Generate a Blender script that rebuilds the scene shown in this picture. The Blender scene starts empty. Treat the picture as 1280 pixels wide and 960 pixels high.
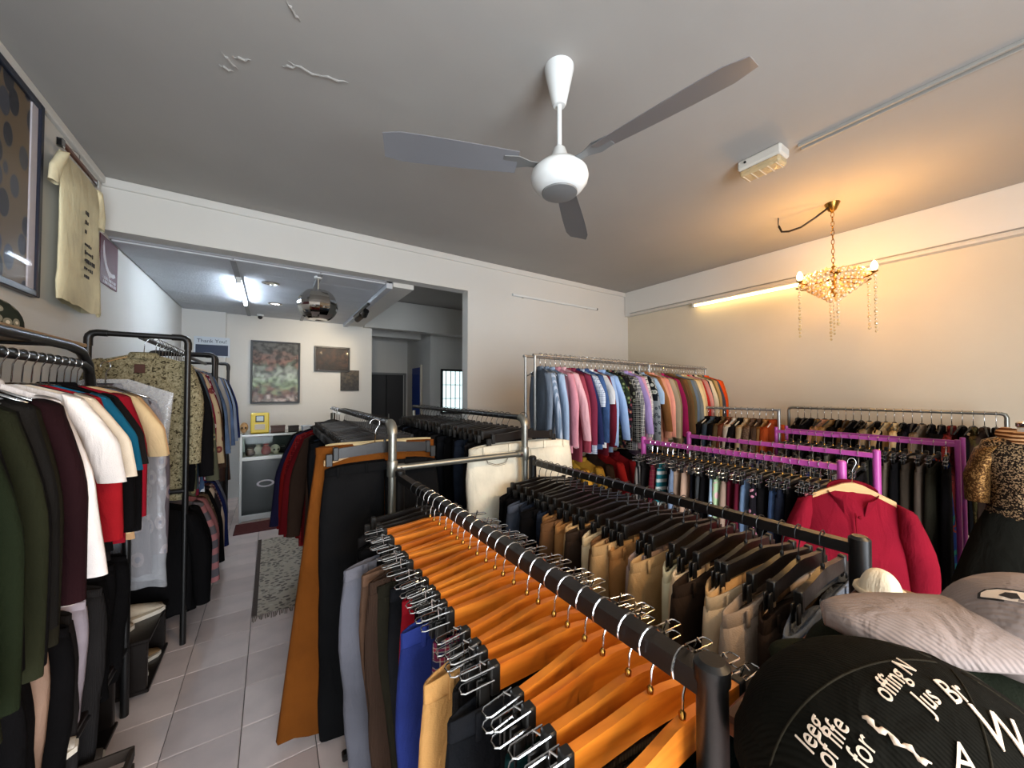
import bpy, bmesh, math, random
from mathutils import Vector, Matrix
random.seed(7)
PI = math.pi
SC = bpy.context.scene
COL = SC.collection

# ------------------------------------------------------------------ camera
cam_data = bpy.data.cameras.new('camera')
cam_data.sensor_width = 36.0
cam_data.lens = 456.0 / 1280.0 * 36.0
cam_data.clip_start = 0.03
cam = bpy.data.objects.new('camera', cam_data)
COL.objects.link(cam)
cam.location = (0, 0, 1.65)
cam.rotation_euler = (math.radians(91.2), 0, math.radians(-33.4))
SC.camera = cam

# ------------------------------------------------------------------ world, exposure, daylight
world = bpy.data.worlds.new('world')
SC.world = world
world.use_nodes = True
bg = world.node_tree.nodes['Background']
bg.inputs[0].default_value = (0.86, 0.93, 1.0, 1)
bg.inputs[1].default_value = 15.0
SC.view_settings.view_transform = 'Standard'
SC.view_settings.look = 'None'
SC.view_settings.gamma = 1.0
SC.view_settings.use_curve_mapping = False
SC.view_settings.exposure = 0.0


def portal(loc, rot, sx, sy):
    d = bpy.data.lights.new('daylight_portal', 'AREA')
    d.shape = 'RECTANGLE'; d.size = sx; d.size_y = sy
    d.cycles.is_portal = True
    o = bpy.data.objects.new('daylight_portal', d); COL.objects.link(o)
    o.location = loc; o.rotation_euler = rot


portal((.5, -2.55, 1.3), (PI / 2, 0, 0), 2.6, 2.6)


def lamp(name, kind, loc, energy, color, radius=.05, target=None, spot=None, parent=None):
    d = bpy.data.lights.new(name, kind)
    d.energy = energy; d.color = color
    if kind in ('POINT', 'SPOT'):
        d.shadow_soft_size = radius
    if spot:
        d.spot_size = spot; d.spot_blend = .7
    o = bpy.data.objects.new(name, d); COL.objects.link(o)
    o.location = loc
    if target:
        o.rotation_euler = (Vector(target) - Vector(loc)).to_track_quat('-Z', 'Y').to_euler()
    return o


# ------------------------------------------------------------------ mesh helpers
class MB:
    def __init__(s):
        s.v = []; s.f = []

    def add(s, vs, fs):
        o = len(s.v)
        s.v += [tuple(p) for p in vs]
        s.f += [tuple(i + o for i in f) for f in fs]
        return s

    def box(s, c, d, ch=.0, rot=None):
        hx, hy, hz = d[0] / 2, d[1] / 2, d[2] / 2
        R = rot.to_matrix() if rot else None
        if ch <= 0:
            vs = [(x, y, z) for x in (-hx, hx) for y in (-hy, hy) for z in (-hz, hz)]
            fs = [(0, 1, 3, 2), (4, 6, 7, 5), (0, 4, 5, 1), (2, 3, 7, 6), (0, 2, 6, 4), (1, 5, 7, 3)]
        else:
            ch = min(ch, hx * .9, hy * .9, hz * .9)
            vs = []; idx = {}
            for sx in (-1, 1):
                for sy in (-1, 1):
                    for sz in (-1, 1):
                        for a in range(3):
                            p = [sx * hx, sy * hy, sz * hz]
                            for b in range(3):
                                if b != a:
                                    p[b] -= (sx, sy, sz)[b] * ch
                            idx[(sx, sy, sz, a)] = len(vs); vs.append(tuple(p))
            fs = []
            for a in range(3):
                b, c2 = [k for k in range(3) if k != a]
                for sg in (-1, 1):
                    q = []
                    for u, w in ((-1, -1), (1, -1), (1, 1), (-1, 1)):
                        k = [0, 0, 0]; k[a] = sg; k[b] = u; k[c2] = w
                        q.append(idx[(k[0], k[1], k[2], a)])
                    fs.append(tuple(q))
                # edges running along axis a
                for u in (-1, 1):
                    for w in (-1, 1):
                        k0 = [0, 0, 0]; k0[b] = u; k0[c2] = w
                        k1 = list(k0); k0[a] = -1; k1[a] = 1
                        fs.append((idx[(*k0, b)], idx[(*k1, b)], idx[(*k1, c2)], idx[(*k0, c2)]))
            for sx in (-1, 1):
                for sy in (-1, 1):
                    for sz in (-1, 1):
                        fs.append(tuple(idx[(sx, sy, sz, a)] for a in range(3)))
        vs = [Vector(p) for p in vs]
        if R: vs = [R @ p for p in vs]
        c = Vector(c)
        return s.add([p + c for p in vs], fs)

    def tube(s, path, r, n=8, cap=True, sq=False):
        path = [Vector(p) for p in path]
        m = len(path)
        rr = r if isinstance(r, (list, tuple)) else [r] * m
        prev = None; rings = []
        for i, p in enumerate(path):
            t = (path[min(i + 1, m - 1)] - path[max(i - 1, 0)])
            t.normalize()
            if prev is None:
                up = Vector((0, 0, 1)) if abs(t.z) < .9 else Vector((1, 0, 0))
                a = up.cross(t).normalized()
            else:
                a = (prev - t * prev.dot(t)).normalized()
            prev = a; b = t.cross(a)
            off = PI / n if sq else 0
            k = math.sqrt(2) if sq else 1
            rings.append([p + (a * math.cos(2 * PI * j / n + off) + b * math.sin(2 * PI * j / n + off)) * rr[i] * k for j in range(n)])
        return s.loft(rings, cap, cap)

    def loft(s, rings, cap0=False, cap1=False, closed=True):
        n = len(rings[0]); vs = [p for r in rings for p in r]; fs = []
        for i in range(len(rings) - 1):
            for j in range(n if closed else n - 1):
                k = (j + 1) % n
                fs.append((i * n + j, i * n + k, (i + 1) * n + k, (i + 1) * n + j))
        if cap0: fs.append(tuple(range(n))[::-1])
        if cap1: fs.append(tuple((len(rings) - 1) * n + j for j in range(n)))
        return s.add(vs, fs)

    def lathe(s, prof, c=(0, 0, 0), n=24, caps=True):
        rings = [[(c[0] + r * math.cos(2 * PI * j / n), c[1] + r * math.sin(2 * PI * j / n), c[2] + z) for j in range(n)] for r, z in prof]
        return s.loft(rings, caps, caps)

    def prism(s, pts, axis, a0, a1):
        """outline extruded along axis (0,1,2) from a0 to a1"""
        def P(u, w, a):
            p = [u, w]; p.insert(axis, a); return tuple(p)
        n = len(pts)
        vs = [P(u, w, a0) for u, w in pts] + [P(u, w, a1) for u, w in pts]
        fs = [tuple(range(n))[::-1], tuple(range(n, 2 * n))]
        fs += [(j, (j + 1) % n, n + (j + 1) % n, n + j) for j in range(n)]
        return s.add(vs, fs)

    def ball(s, c, r, n=8, m=6):
        rx, ry, rz = (r, r, r) if not isinstance(r, (tuple, list)) else r
        rings = []
        for i in range(m + 1):
            t = PI * (.02 + .96 * i / m)
            rings.append([(c[0] + rx * math.sin(t) * math.cos(2 * PI * j / n), c[1] + ry * math.sin(t) * math.sin(2 * PI * j / n), c[2] + rz * math.cos(t)) for j in range(n)])
        return s.loft(rings, True, True)

    def mesh(s, name, mat=None, smooth=False, fix=True):
        me = bpy.data.meshes.new(name)
        me.from_pydata(s.v, [], s.f)
        if fix:
            bm = bmesh.new(); bm.from_mesh(me)
            bmesh.ops.recalc_face_normals(bm, faces=bm.faces)
            bm.to_mesh(me); bm.free()
        if smooth:
            for p in me.polygons: p.use_smooth = True
            if smooth == 'auto':
                me.set_sharp_from_angle(angle=math.radians(40))
        me.materials.append(mat)
        me.update()
        return me

    def build(s, name, mat, parent=None, smooth=False, loc=None):
        return link(name, s.mesh(name, mat, smooth), parent, None, loc)


def link(name, me, parent=None, mat=None, loc=None):
    o = bpy.data.objects.new(name, me); COL.objects.link(o)
    if parent is not None: o.parent = parent
    if loc is not None: o.location = loc
    if mat is not None:
        o.material_slots[0].link = 'OBJECT'; o.material_slots[0].material = mat
    return o


def tag(o, label, cat, group=None, kind=None):
    o['label'] = label; o['category'] = cat
    if group: o['group'] = group
    if kind: o['kind'] = kind
    return o


def thing(name, label, cat, loc=(0, 0, 0), rz=0, group=None):
    o = bpy.data.objects.new(name, None); COL.objects.link(o)
    o.empty_display_size = .1
    o.location = loc; o.rotation_euler = (0, 0, rz)
    return tag(o, label, cat, group)


def struct(name, mb, mat, parent=None, smooth=False):
    o = mb.build(name, mat, parent, smooth)
    if parent is None: o['kind'] = 'structure'
    return o


ORD = ('first second third fourth fifth sixth seventh eighth ninth tenth eleventh twelfth thirteenth fourteenth fifteenth sixteenth '
       'seventeenth eighteenth nineteenth twentieth').split()
ORD += ['twenty-' + w for w in ORD[:9]] + ['thirtieth'] + ['thirty-' + w for w in ORD[:9]] + ['fortieth']


# ------------------------------------------------------------------ materials
def new_mat(name):
    m = bpy.data.materials.new(name); m.use_nodes = True
    nt = m.node_tree
    return m, nt, nt.nodes['Principled BSDF']


def lin(c):
    """sRGB 0-255 to linear"""
    out = []
    for v in c:
        v = v / 255.0
        out.append(v / 12.92 if v <= .04045 else ((v + .055) / 1.055) ** 2.4)
    return (*out, 1.0)


def simple(name, rgb, rough=.5, metal=0, bump=0, bscale=40, var=0.0, vscale=3, emit=None, estr=0, spec=None, trans=0, alpha=1, ior=None):
    m, nt, b = new_mat(name)
    b.inputs['Base Color'].default_value = lin(rgb)
    b.inputs['Roughness'].default_value = rough
    b.inputs['Metallic'].default_value = metal
    if spec is not None: b.inputs['Specular IOR Level'].default_value = spec
    if trans: b.inputs['Transmission Weight'].default_value = trans
    if ior: b.inputs['IOR'].default_value = ior
    b.inputs['Alpha'].default_value = alpha
    if emit:
        b.inputs['Emission Color'].default_value = lin(emit); b.inputs['Emission Strength'].default_value = estr
    if var or bump:
        tc = nt.nodes.new('ShaderNodeTexCoord')
    if var:
        n = nt.nodes.new('ShaderNodeTexNoise'); n.inputs['Scale'].default_value = vscale; n.inputs['Detail'].default_value = 6
        nt.links.new(tc.outputs['Object'], n.inputs['Vector'])
        mp = nt.nodes.new('ShaderNodeMapRange')
        mp.inputs[1].default_value = .3; mp.inputs[2].default_value = .7
        mp.inputs[3].default_value = 1 - var; mp.inputs[4].default_value = 1 + var
        nt.links.new(n.outputs['Fac'], mp.inputs[0])
        h = nt.nodes.new('ShaderNodeHueSaturation'); h.inputs['Color'].default_value = lin(rgb)
        nt.links.new(mp.outputs[0], h.inputs['Value']); nt.links.new(h.outputs[0], b.inputs['Base Color'])
    if bump:
        n2 = nt.nodes.new('ShaderNodeTexNoise'); n2.inputs['Scale'].default_value = bscale; n2.inputs['Detail'].default_value = 5
        nt.links.new(tc.outputs['Object'], n2.inputs['Vector'])
        bp = nt.nodes.new('ShaderNodeBump'); bp.inputs['Strength'].default_value = bump; bp.inputs['Distance'].default_value = .01
        nt.links.new(n2.outputs['Fac'], bp.inputs['Height']); nt.links.new(bp.outputs[0], b.inputs['Normal'])
    return m


_fab = {}


def fabric(rgb, kind='plain', c2=None, c3=None, scale=1.0):
    key = (tuple(rgb), kind, c2, c3, scale)
    if key in _fab: return _fab[key]
    m, nt, b = new_mat('fabric_' + kind)
    N = nt.nodes; L = nt.links
    b.inputs['Roughness'].default_value = .92
    b.inputs['Specular IOR Level'].default_value = .06
    tc = N.new('ShaderNodeTexCoord')
    info = N.new('ShaderNodeObjectInfo')
    off = N.new('ShaderNodeVectorMath'); off.operation = 'MULTIPLY_ADD'
    rv = N.new('ShaderNodeCombineXYZ')
    for k in range(3): L.new(info.outputs['Random'], rv.inputs[k])
    L.new(rv.outputs[0], off.inputs[0]); off.inputs[1].default_value = (1.7, .9, 2.3); L.new(tc.outputs['Object'], off.inputs[2])
    vec = off.outputs[0]

    def ramp(src, stops, const=True):
        r = N.new('ShaderNodeValToRGB'); r.color_ramp.interpolation = 'CONSTANT' if const else 'LINEAR'
        e = r.color_ramp.elements
        e[0].position = stops[0][0]; e[0].color = lin(stops[0][1])
        e[1].position = stops[1][0]; e[1].color = lin(stops[1][1])
        for p, c in stops[2:]:
            x = e.new(p); x.color = lin(c)
        L.new(src, r.inputs[0]); return r.outputs[0]

    def wave(sc, d, prof='SIN'):
        w = N.new('ShaderNodeTexWave'); w.bands_direction = d; w.inputs['Scale'].default_value = sc
        w.inputs['Distortion'].default_value = .4; w.inputs['Detail'].default_value = 0
        L.new(vec, w.inputs['Vector']); return w.outputs['Fac']

    def mixc(f, a, bb, mode='MIX'):
        x = N.new('ShaderNodeMix'); x.data_type = 'RGBA'; x.blend_type = mode
        if isinstance(f, float): x.inputs[0].default_value = f
        else: L.new(f, x.inputs[0])
        for sock, val in ((6, a), (7, bb)):
            if isinstance(val, tuple): x.inputs[sock].default_value = val
            else: L.new(val, x.inputs[sock])
        return x.outputs[2]

    c2 = c2 or tuple(min(255, v * 1.6 + 12) for v in rgb)
    c3 = c3 or rgb
    if kind == 'stripe':
        col = ramp(wave(14 * scale, 'X'), [(0, rgb), (.62, c2)])
    elif kind == 'hstripe':
        col = ramp(wave(6 * scale, 'Z'), [(0, rgb), (.6, c2)])
    elif kind == 'plaid':
        col = mixc(.5, ramp(wave(6 * scale, 'X'), [(0, rgb), (.55, c2), (.85, c3)]), ramp(wave(6 * scale, 'Z'), [(0, rgb), (.55, c2), (.85, c3)]))
    elif kind == 'floral':
        v = N.new('ShaderNodeTexVoronoi'); v.inputs['Scale'].default_value = 17 * scale; v.inputs['Randomness'].default_value = 1
        L.new(vec, v.inputs['Vector'])
        col = ramp(v.outputs['Distance'], [(0, c3), (.16, c2), (.36, rgb)])
    elif kind == 'camo':
        n = N.new('ShaderNodeTexNoise'); n.inputs['Scale'].default_value = 26 * scale; n.inputs['Detail'].default_value = 3
        n.inputs['Distortion'].default_value = 1.2
        L.new(vec, n.inputs['Vector'])
        col = ramp(n.outputs['Fac'], [(0, c3), (.44, rgb), (.58, c2)])
    elif kind == 'sequin':
        v = N.new('ShaderNodeTexVoronoi'); v.inputs['Scale'].default_value = 190 * scale; L.new(vec, v.inputs['Vector'])
        col = ramp(v.outputs['Color'], [(0, rgb), (.60, c2)])
        b.inputs['Roughness'].default_value = .35; b.inputs['Metallic'].default_value = .5
    elif kind in ('denim', 'cord', 'knit', 'plain'):
        n = N.new('ShaderNodeTexNoise'); n.inputs['Scale'].default_value = 6 if kind == 'denim' else 3; n.inputs['Detail'].default_value = 8
        L.new(vec, n.inputs['Vector'])
        k = .30 if kind == 'denim' else .12
        col = ramp(n.outputs['Fac'], [(.3, tuple(v * (1 - k) for v in rgb)), (.7, tuple(min(255, v * (1 + k) + 2) for v in rgb))], False)
    h = N.new('ShaderNodeHueSaturation')
    mr = N.new('ShaderNodeMapRange'); mr.inputs[3].default_value = .85; mr.inputs[4].default_value = 1.15
    L.new(info.outputs['Random'], mr.inputs[0]); L.new(mr.outputs[0], h.inputs['Value']); L.new(col, h.inputs['Color'])
    L.new(h.outputs[0], b.inputs['Base Color'])
    # wrinkles + weave
    n1 = N.new('ShaderNodeTexNoise'); n1.inputs['Scale'].default_value = 9; n1.inputs['Detail'].default_value = 4; n1.inputs['Distortion'].default_value = .8
    mp = N.new('ShaderNodeMapping'); mp.inputs['Scale'].default_value = (1.6, 1.6, .6); L.new(vec, mp.inputs['Vector']); L.new(mp.outputs[0], n1.inputs['Vector'])
    hgt = n1.outputs['Fac']
    b1 = N.new('ShaderNodeBump'); b1.inputs['Strength'].default_value = .6; b1.inputs['Distance'].default_value = .02
    L.new(hgt, b1.inputs['Height'])
    if kind in ('cord', 'knit'):
        w = wave(85 if kind == 'cord' else 55, 'X')
    else:
        n2 = N.new('ShaderNodeTexNoise'); n2.inputs['Scale'].default_value = 320; L.new(vec, n2.inputs['Vector']); w = n2.outputs['Fac']
    b2 = N.new('ShaderNodeBump'); b2.inputs['Strength'].default_value = .35; b2.inputs['Distance'].default_value = .003
    L.new(w, b2.inputs['Height']); L.new(b1.outputs[0], b2.inputs['Normal']); L.new(b2.outputs[0], b.inputs['Normal'])
    _fab[key] = m
    return m


def wood(name, c1, c2, scale=6, rough=.38, axis='X'):
    m, nt, b = new_mat(name); N = nt.nodes; L = nt.links
    tc = N.new('ShaderNodeTexCoord'); mp = N.new('ShaderNodeMapping')
    info = N.new('ShaderNodeObjectInfo')
    mp.inputs['Scale'].default_value = (.6, 4, 6) if axis == 'X' else (6, 4, .6)
    ad = N.new('ShaderNodeVectorMath'); ad.operation = 'ADD'
    L.new(tc.outputs['Object'], ad.inputs[0])
    cx = N.new('ShaderNodeCombineXYZ')
    for k in range(3): L.new(info.outputs['Random'], cx.inputs[k])
    L.new(cx.outputs[0], ad.inputs[1]); L.new(ad.outputs[0], mp.inputs['Vector'])
    n = N.new('ShaderNodeTexNoise'); n.inputs['Scale'].default_value = scale; n.inputs['Detail'].default_value = 6; n.inputs['Distortion'].default_value = .6
    L.new(mp.outputs[0], n.inputs['Vector'])
    r = N.new('ShaderNodeValToRGB'); e = r.color_ramp.elements
    e[0].position = .32; e[0].color = lin(c1); e[1].position = .68; e[1].color = lin(c2)
    L.new(n.outputs['Fac'], r.inputs[0])
    h = N.new('ShaderNodeHueSaturation'); mr = N.new('ShaderNodeMapRange'); mr.inputs[3].default_value = .85; mr.inputs[4].default_value = 1.12
    L.new(info.outputs['Random'], mr.inputs[0]); L.new(mr.outputs[0], h.inputs['Value']); L.new(r.outputs[0], h.inputs['Color'])
    L.new(h.outputs[0], b.inputs['Base Color'])
    b.inputs['Roughness'].default_value = rough
    return m


M = dict(
    wall=simple('painted_wall', (212, 211, 206), .75, bump=.15, bscale=14, var=.03, vscale=1.2),
    ceil=simple('ceiling_paint', (165, 163, 159), .85, bump=.35, bscale=5, var=.05, vscale=1.0),
    rwall=simple('warm_tinted_wall', (208, 197, 176), .75, bump=.25, bscale=9, var=.04, vscale=1.6),  # white paint like the other walls, with warm lamp light tinted into the colour
    panel=simple('ceiling_board', (196, 200, 206), .8, bump=.5, bscale=60, var=.04, vscale=6),
    batten=simple('batten', (150, 152, 156), .7),
    grout=simple('grout', (78, 70, 66), .9),
    pvc=simple('pvc_trunking', (205, 200, 190), .5),
    pvcgrey=simple('pvc_grey', (150, 148, 142), .5),
    white=simple('white_enamel', (226, 230, 230), .25),
    blade=simple('fan_blade', (112, 113, 117), .4),  # whitish blades, spin blur and shade against the ceiling put into a darker grey
    grey=simple('grey_plastic', (120, 122, 122), .4),
    black=simple('black_steel', (16, 15, 15), .38, bump=.04, bscale=120),
    blackpl=simple('black_plastic', (20, 19, 18), .45),
    blackwood=simple('black_hanger', (22, 16, 13), .34, bump=.06, bscale=60),
    felt=simple('felt_band', (28, 22, 20), .9),
    chrome=simple('chrome', (205, 205, 205), .16, metal=1),
    galv=simple('galvanised_pipe', (150, 150, 142), .36, metal=.85, var=.14, vscale=9, bump=.05, bscale=80),
    purple=simple('purple_paint', (176, 72, 150), .38, bump=.04, bscale=90),
    brass=simple('brass', (176, 130, 62), .25, metal=1),
    crystal=simple('crystal', (250, 222, 164), .08, trans=.5, ior=1.5),
    bulb=simple('warm_bulb', (255, 214, 150), .3, emit=(255, 205, 130), estr=38),
    tubew=simple('lit_tube_warm', (255, 240, 205), .3, emit=(255, 222, 150), estr=9),
    tubec=simple('lit_tube_cool', (240, 248, 255), .3, emit=(222, 238, 255), estr=85),
    spotlit=simple('lit_spot', (255, 236, 205), .3, emit=(255, 224, 176), estr=12),
    downl=simple('lit_downlight', (255, 250, 240), .3, emit=(255, 246, 232), estr=3),
    wood=wood('golden_wood', (186, 92, 22), (232, 138, 42)),
    palewood=wood('pale_wood', (176, 132, 84), (206, 166, 112)),
    shelfwood=wood('shelf_wood', (120, 92, 56), (158, 124, 78)),
    brownwood=wood('brown_wood', (74, 38, 22), (112, 62, 38)),
    glass=simple('cabinet_glass', (235, 245, 240), .03, trans=1, ior=1.2),
    glazing=simple('framed_glass', (10, 10, 12), .03, alpha=.05, spec=.6),
    plastic=simple('clear_bag_plastic', (225, 228, 235), .18, alpha=.30, bump=1.0, bscale=16, spec=.9),
    alu=simple('aluminium', (168, 168, 164), .4, metal=.7),
    navyframe=simple('navy_frame', (30, 36, 52), .35),
    cardblack=simple('black_door', (42, 42, 44), .55),
    blue=simple('blue_shutter', (24, 60, 150), .5),
    daywin=simple('window_daylight', (220, 240, 240), .5, emit=(214, 236, 238), estr=1.5),
    yellow=simple('yellow_plastic', (236, 206, 40), .4),
    lcd=simple('lcd', (108, 128, 122), .2),
    red=simple('red_plastic', (150, 30, 30), .5),
    cream=simple('cream_plastic', (214, 204, 184), .5),
    brownpl=simple('brown_leather', (76, 44, 30), .5),
    signwhite=simple('sign_white', (205, 214, 222), .6),
    signnavy=simple('sign_navy', (40, 52, 76), .6),
    textdark=simple('lettering_dark', (52, 66, 84), .7),
    burg=simple('burgundy_print', (92, 34, 46), .6, var=.12, vscale=8),
    printwhite=simple('white_print', (206, 200, 206), .6),
    thread=simple('embroidery_thread', (222, 200, 178), .8),
    darkthread=simple('patch_border', (34, 28, 24), .8),
    mirror=simple('mirror_globe', (200, 196, 190), .04, metal=1),
    greenpanel=simple('dark_green_panel', (8, 24, 20), .25, var=.2, vscale=3),
    wire=simple('black_cable', (26, 18, 14), .5),
    sole=simple('sole_rubber', (212, 202, 186), .7),
)

# ------------------------------------------------------------------ room shell
XL, XR, YB, ZC = -1.1, 4.98, 4.02, 3.29
struct('wall_left', MB().box((XL - .1, 2.2, 1.7), (.2, 9.9, 3.4)), M['wall'])
struct('wall_right', MB().box((XR + .1, .75, 1.7), (.2, 6.8, 3.4)), M['rwall'])
# beam along the right wall
struct('trim_beam_right', MB().box((4.94, .76, 3.09), (.1, 6.5, .4), .004), M['wall'])
# dividing wall: lintel over the opening and the solid part
struct('wall_back', MB().prism([(XL, 2.89), (2.0, 2.89), (2.0, 0), (XR, 0), (XR, 3.4), (XL, 3.4)], 1, YB, YB + .15), M['wall'])
struct('trim_cornice_back', MB().box((1.92, YB - .006, 3.255), (6.03, .03, .07), .006), M['wall'])
struct('trim_cornice_left', MB().box((XL + .012, .8, 3.262), (.03, 6.4, .055), .006), M['wall'])
ceil = struct('ceiling', MB().box((1.95, .55, ZC + .06), (6.3, 7.2, .12)), M['ceil'])
# flaking paint on the slab
fl = [((-.19, 2.25), .10, .9), ((-.14, 2.20), .08, -.3), ((-.21, 2.31), .06, .2), ((.13, 2.10), .16, .1), ((.25, 2.08), .15, -.2), ((.06, 2.12), .08, -.5), ((.06, 1.80), .09, .9)]
for (fx, fy), ln, an in fl:
    mb = MB()
    pts = [(fx + (k / 6 - .5) * ln * math.cos(an), fy + (k / 6 - .5) * ln * math.sin(an) + .006 * math.sin(k * 2.1), ZC - .002 - .003 * math.sin(PI * k / 6)) for k in range(7)]
    mb.tube(pts, [.0012, .003, .006, .005, .006, .003, .0012], 5)
    mb.build('paint_flake', M['ceil'], ceil)
# front of the shop: open shutter with piers and a header
struct('wall_front', MB().box((-.95, -2.6, 1.7), (.3, .15, 3.4)).box((3.4, -2.6, 1.7), (3.2, .15, 3.4)).box((.5, -2.6, 3.0), (2.6, .15, .8)), M['wall'])
# rear room
struct('wall_rear', MB().box((.23, 7.2, 1.7), (2.66, .15, 3.4), .003), M['wall'])
struct('trim_column_rear', MB().box((-.85, 7.09, 1.7), (.52, .1, 3.4), .004), M['wall'])
struct('wall_recess', MB().box((2.25, 9.1, 1.7), (1.5, .15, 3.4)), M['wall'])
struct('wall_recess_left', MB().box((1.49, 8.15, 1.7), (.14, 1.8, 3.4)), M['wall'])
struct('wall_recess_right', MB().box((2.9, 8.3, 1.7), (.15, 1.7, 3.4), .003), M['wall'])
struct('wall_window', MB().box((3.0, 7.53, 1.7), (.2, .15, 3.4)).box((4.04, 7.53, .6), (1.88, .15, 1.2)).box((4.04, 7.53, 2.755), (1.88, .15, 1.29)).box((4.42, 7.53, 1.655), (1.12, .15, .91)), M['wall'])
struct('wall_right_rear', MB().box((XR + .1, 6.0, 1.7), (.2, 3.9, 3.4)), M['wall'])
struct('trim_beam_rear', MB().box((3.2, 7.12, 3.1), (3.6, .26, .54), .004), M['wall'])
struct('trim_beam_recess', MB().box((2.2, 8.2, 2.98), (1.3, .3, .3), .004), M['wall'])
struct('ceiling_rear', MB().box((1.95, 6.6, 3.44), (6.3, 5.0, .12)), M['ceil'])
fc = struct('ceiling_false', MB().box((0.02, 5.66, 2.89), (2.24, 2.96, .03)), M['batten'])
xs = [-1.09, -.31, .41, 1.06]; ys = [4.19, 4.55, 5.22, 5.88, 6.5, 7.12]
for i in range(3):
    for j in range(5):
        a, b, c, d = xs[i], xs[i + 1], ys[j], ys[j + 1]
        MB().box(((a + b) / 2, (c + d) / 2, 2.868), (b - a - .006, d - c - .006, .016), .003).build('ceiling_panel', M['panel'], fc)
for x in (-.31, .41):
    MB().box((x, 5.66, 2.857), (.045, 2.94, .012), .003).build('batten', M['batten'], fc)
MB().box((1.1, 5.66, 2.86), (.07, 2.96, .09), .004).build('fascia', M['panel'], fc)
struct('trim_bulkhead', MB().box((1.26, 5.66, 3.06), (.24, 2.96, .44), .004), M['wall'])
# window in the rear room
wn = struct('window_1', MB().box((3.48, 7.50, 1.66), (.76, .02, .92)), M['daywin'])
fr = MB()
for x in (3.08, 3.84): fr.box((x, 7.44, 1.66), (.045, .05, .96), .004)
for z in (1.19, 2.12): fr.box((3.46, 7.44, z), (.8, .05, .045), .004)
fr.build('window_frame', M['cardblack'], wn)
for k in range(6):
    MB().box((3.18 + k * .11, 7.44, 1.66), (.012, .012, .9)).build('window_bar', M['cardblack'], wn)
for k in range(2):
    MB().box((3.46, 7.438, 1.5 + k * .3), (.74, .012, .012)).build('window_bar', M['cardblack'], wn)
# dark door and the blue shutter in the recess
dr = struct('door_1', MB().box((2.1, 9.0, 1.03), (.4, .05, 2.05), .006), M['cardblack'])
MB().box((2.51, 9.0, 1.03), (.4, .05, 2.05), .006).build('door_leaf', M['cardblack'], dr)
MB().box((2.33, 9.0, 2.08), (.9, .07, .05), .005).box((2.76, 9.0, 1.04), (.04, .07, 2.1), .005).build('door_frame', M['grey'], dr)
MB().box((2.36, 8.965, 1.05), (.02, .03, .14), .004).build('door_handle', M['alu'], dr)
d2 = struct('door_2', MB().box((2.81, 8.25, 1.1), (.03, .62, 2.2), .004), M['blue'])
for k in range(7):
    MB().box((2.792, 8.25, .25 + k * .3), (.012, .6, .03), .003).build('door_rib', M['blue'], d2)
MB().box((2.79, 7.92, 1.12), (.04, .05, 2.26), .004).build('door_frame', M['cream'], d2)

# floor with real tiles in the aisle
flo = struct('floor', MB().box((1.95, 3.2, -.06), (6.3, 12.0, .11)), M['grout'])
tile_mats = [simple('floor_tile_%s' % n, c, .42, var=.10, vscale=5, bump=.05, bscale=30) for n, c in
             (('a', (230, 210, 203)), ('b', (236, 217, 210)), ('c', (222, 202, 195)))]
tm = MB().box((0, 0, -.004), (.2955, .2955, .014), .0025).mesh('floor_tile', tile_mats[0])
T = .2985
for i in range(-3, 3):
    for j in range(3, 24):
        link('floor_tile', tm, flo, random.choice(tile_mats), (-.103 + (i + .5) * T, .31 + j * T, random.uniform(-.0008, .0004)))
bt = MB()
for i in range(3, 17):
    for j in range(-6, 24):
        bt.box((-.103 + (i + .5) * T, .31 + j * T, -.004), (.2955, .2955, .014))
for i in range(-3, 3):
    for j in range(-6, 3):
        bt.box((-.103 + (i + .5) * T, .31 + j * T, -.004), (.2955, .2955, .014))
o = bt.build('floor_tile', tile_mats[0], flo); o['kind'] = 'stuff'


# ------------------------------------------------------------------ garments
def sgn(v, p): return math.copysign(abs(v) ** p, v)


def wob(seed, amp):
    r = random.Random(seed); ks = [(r.uniform(4, 13), r.uniform(1, 5), r.uniform(0, 6.28), r.uniform(.4, 1)) for _ in range(4)]
    return lambda x, z: amp * sum(a * math.sin(kx * x * 3 + kz * z + ph) for kx, kz, ph, a in ks) / 2.2


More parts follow.
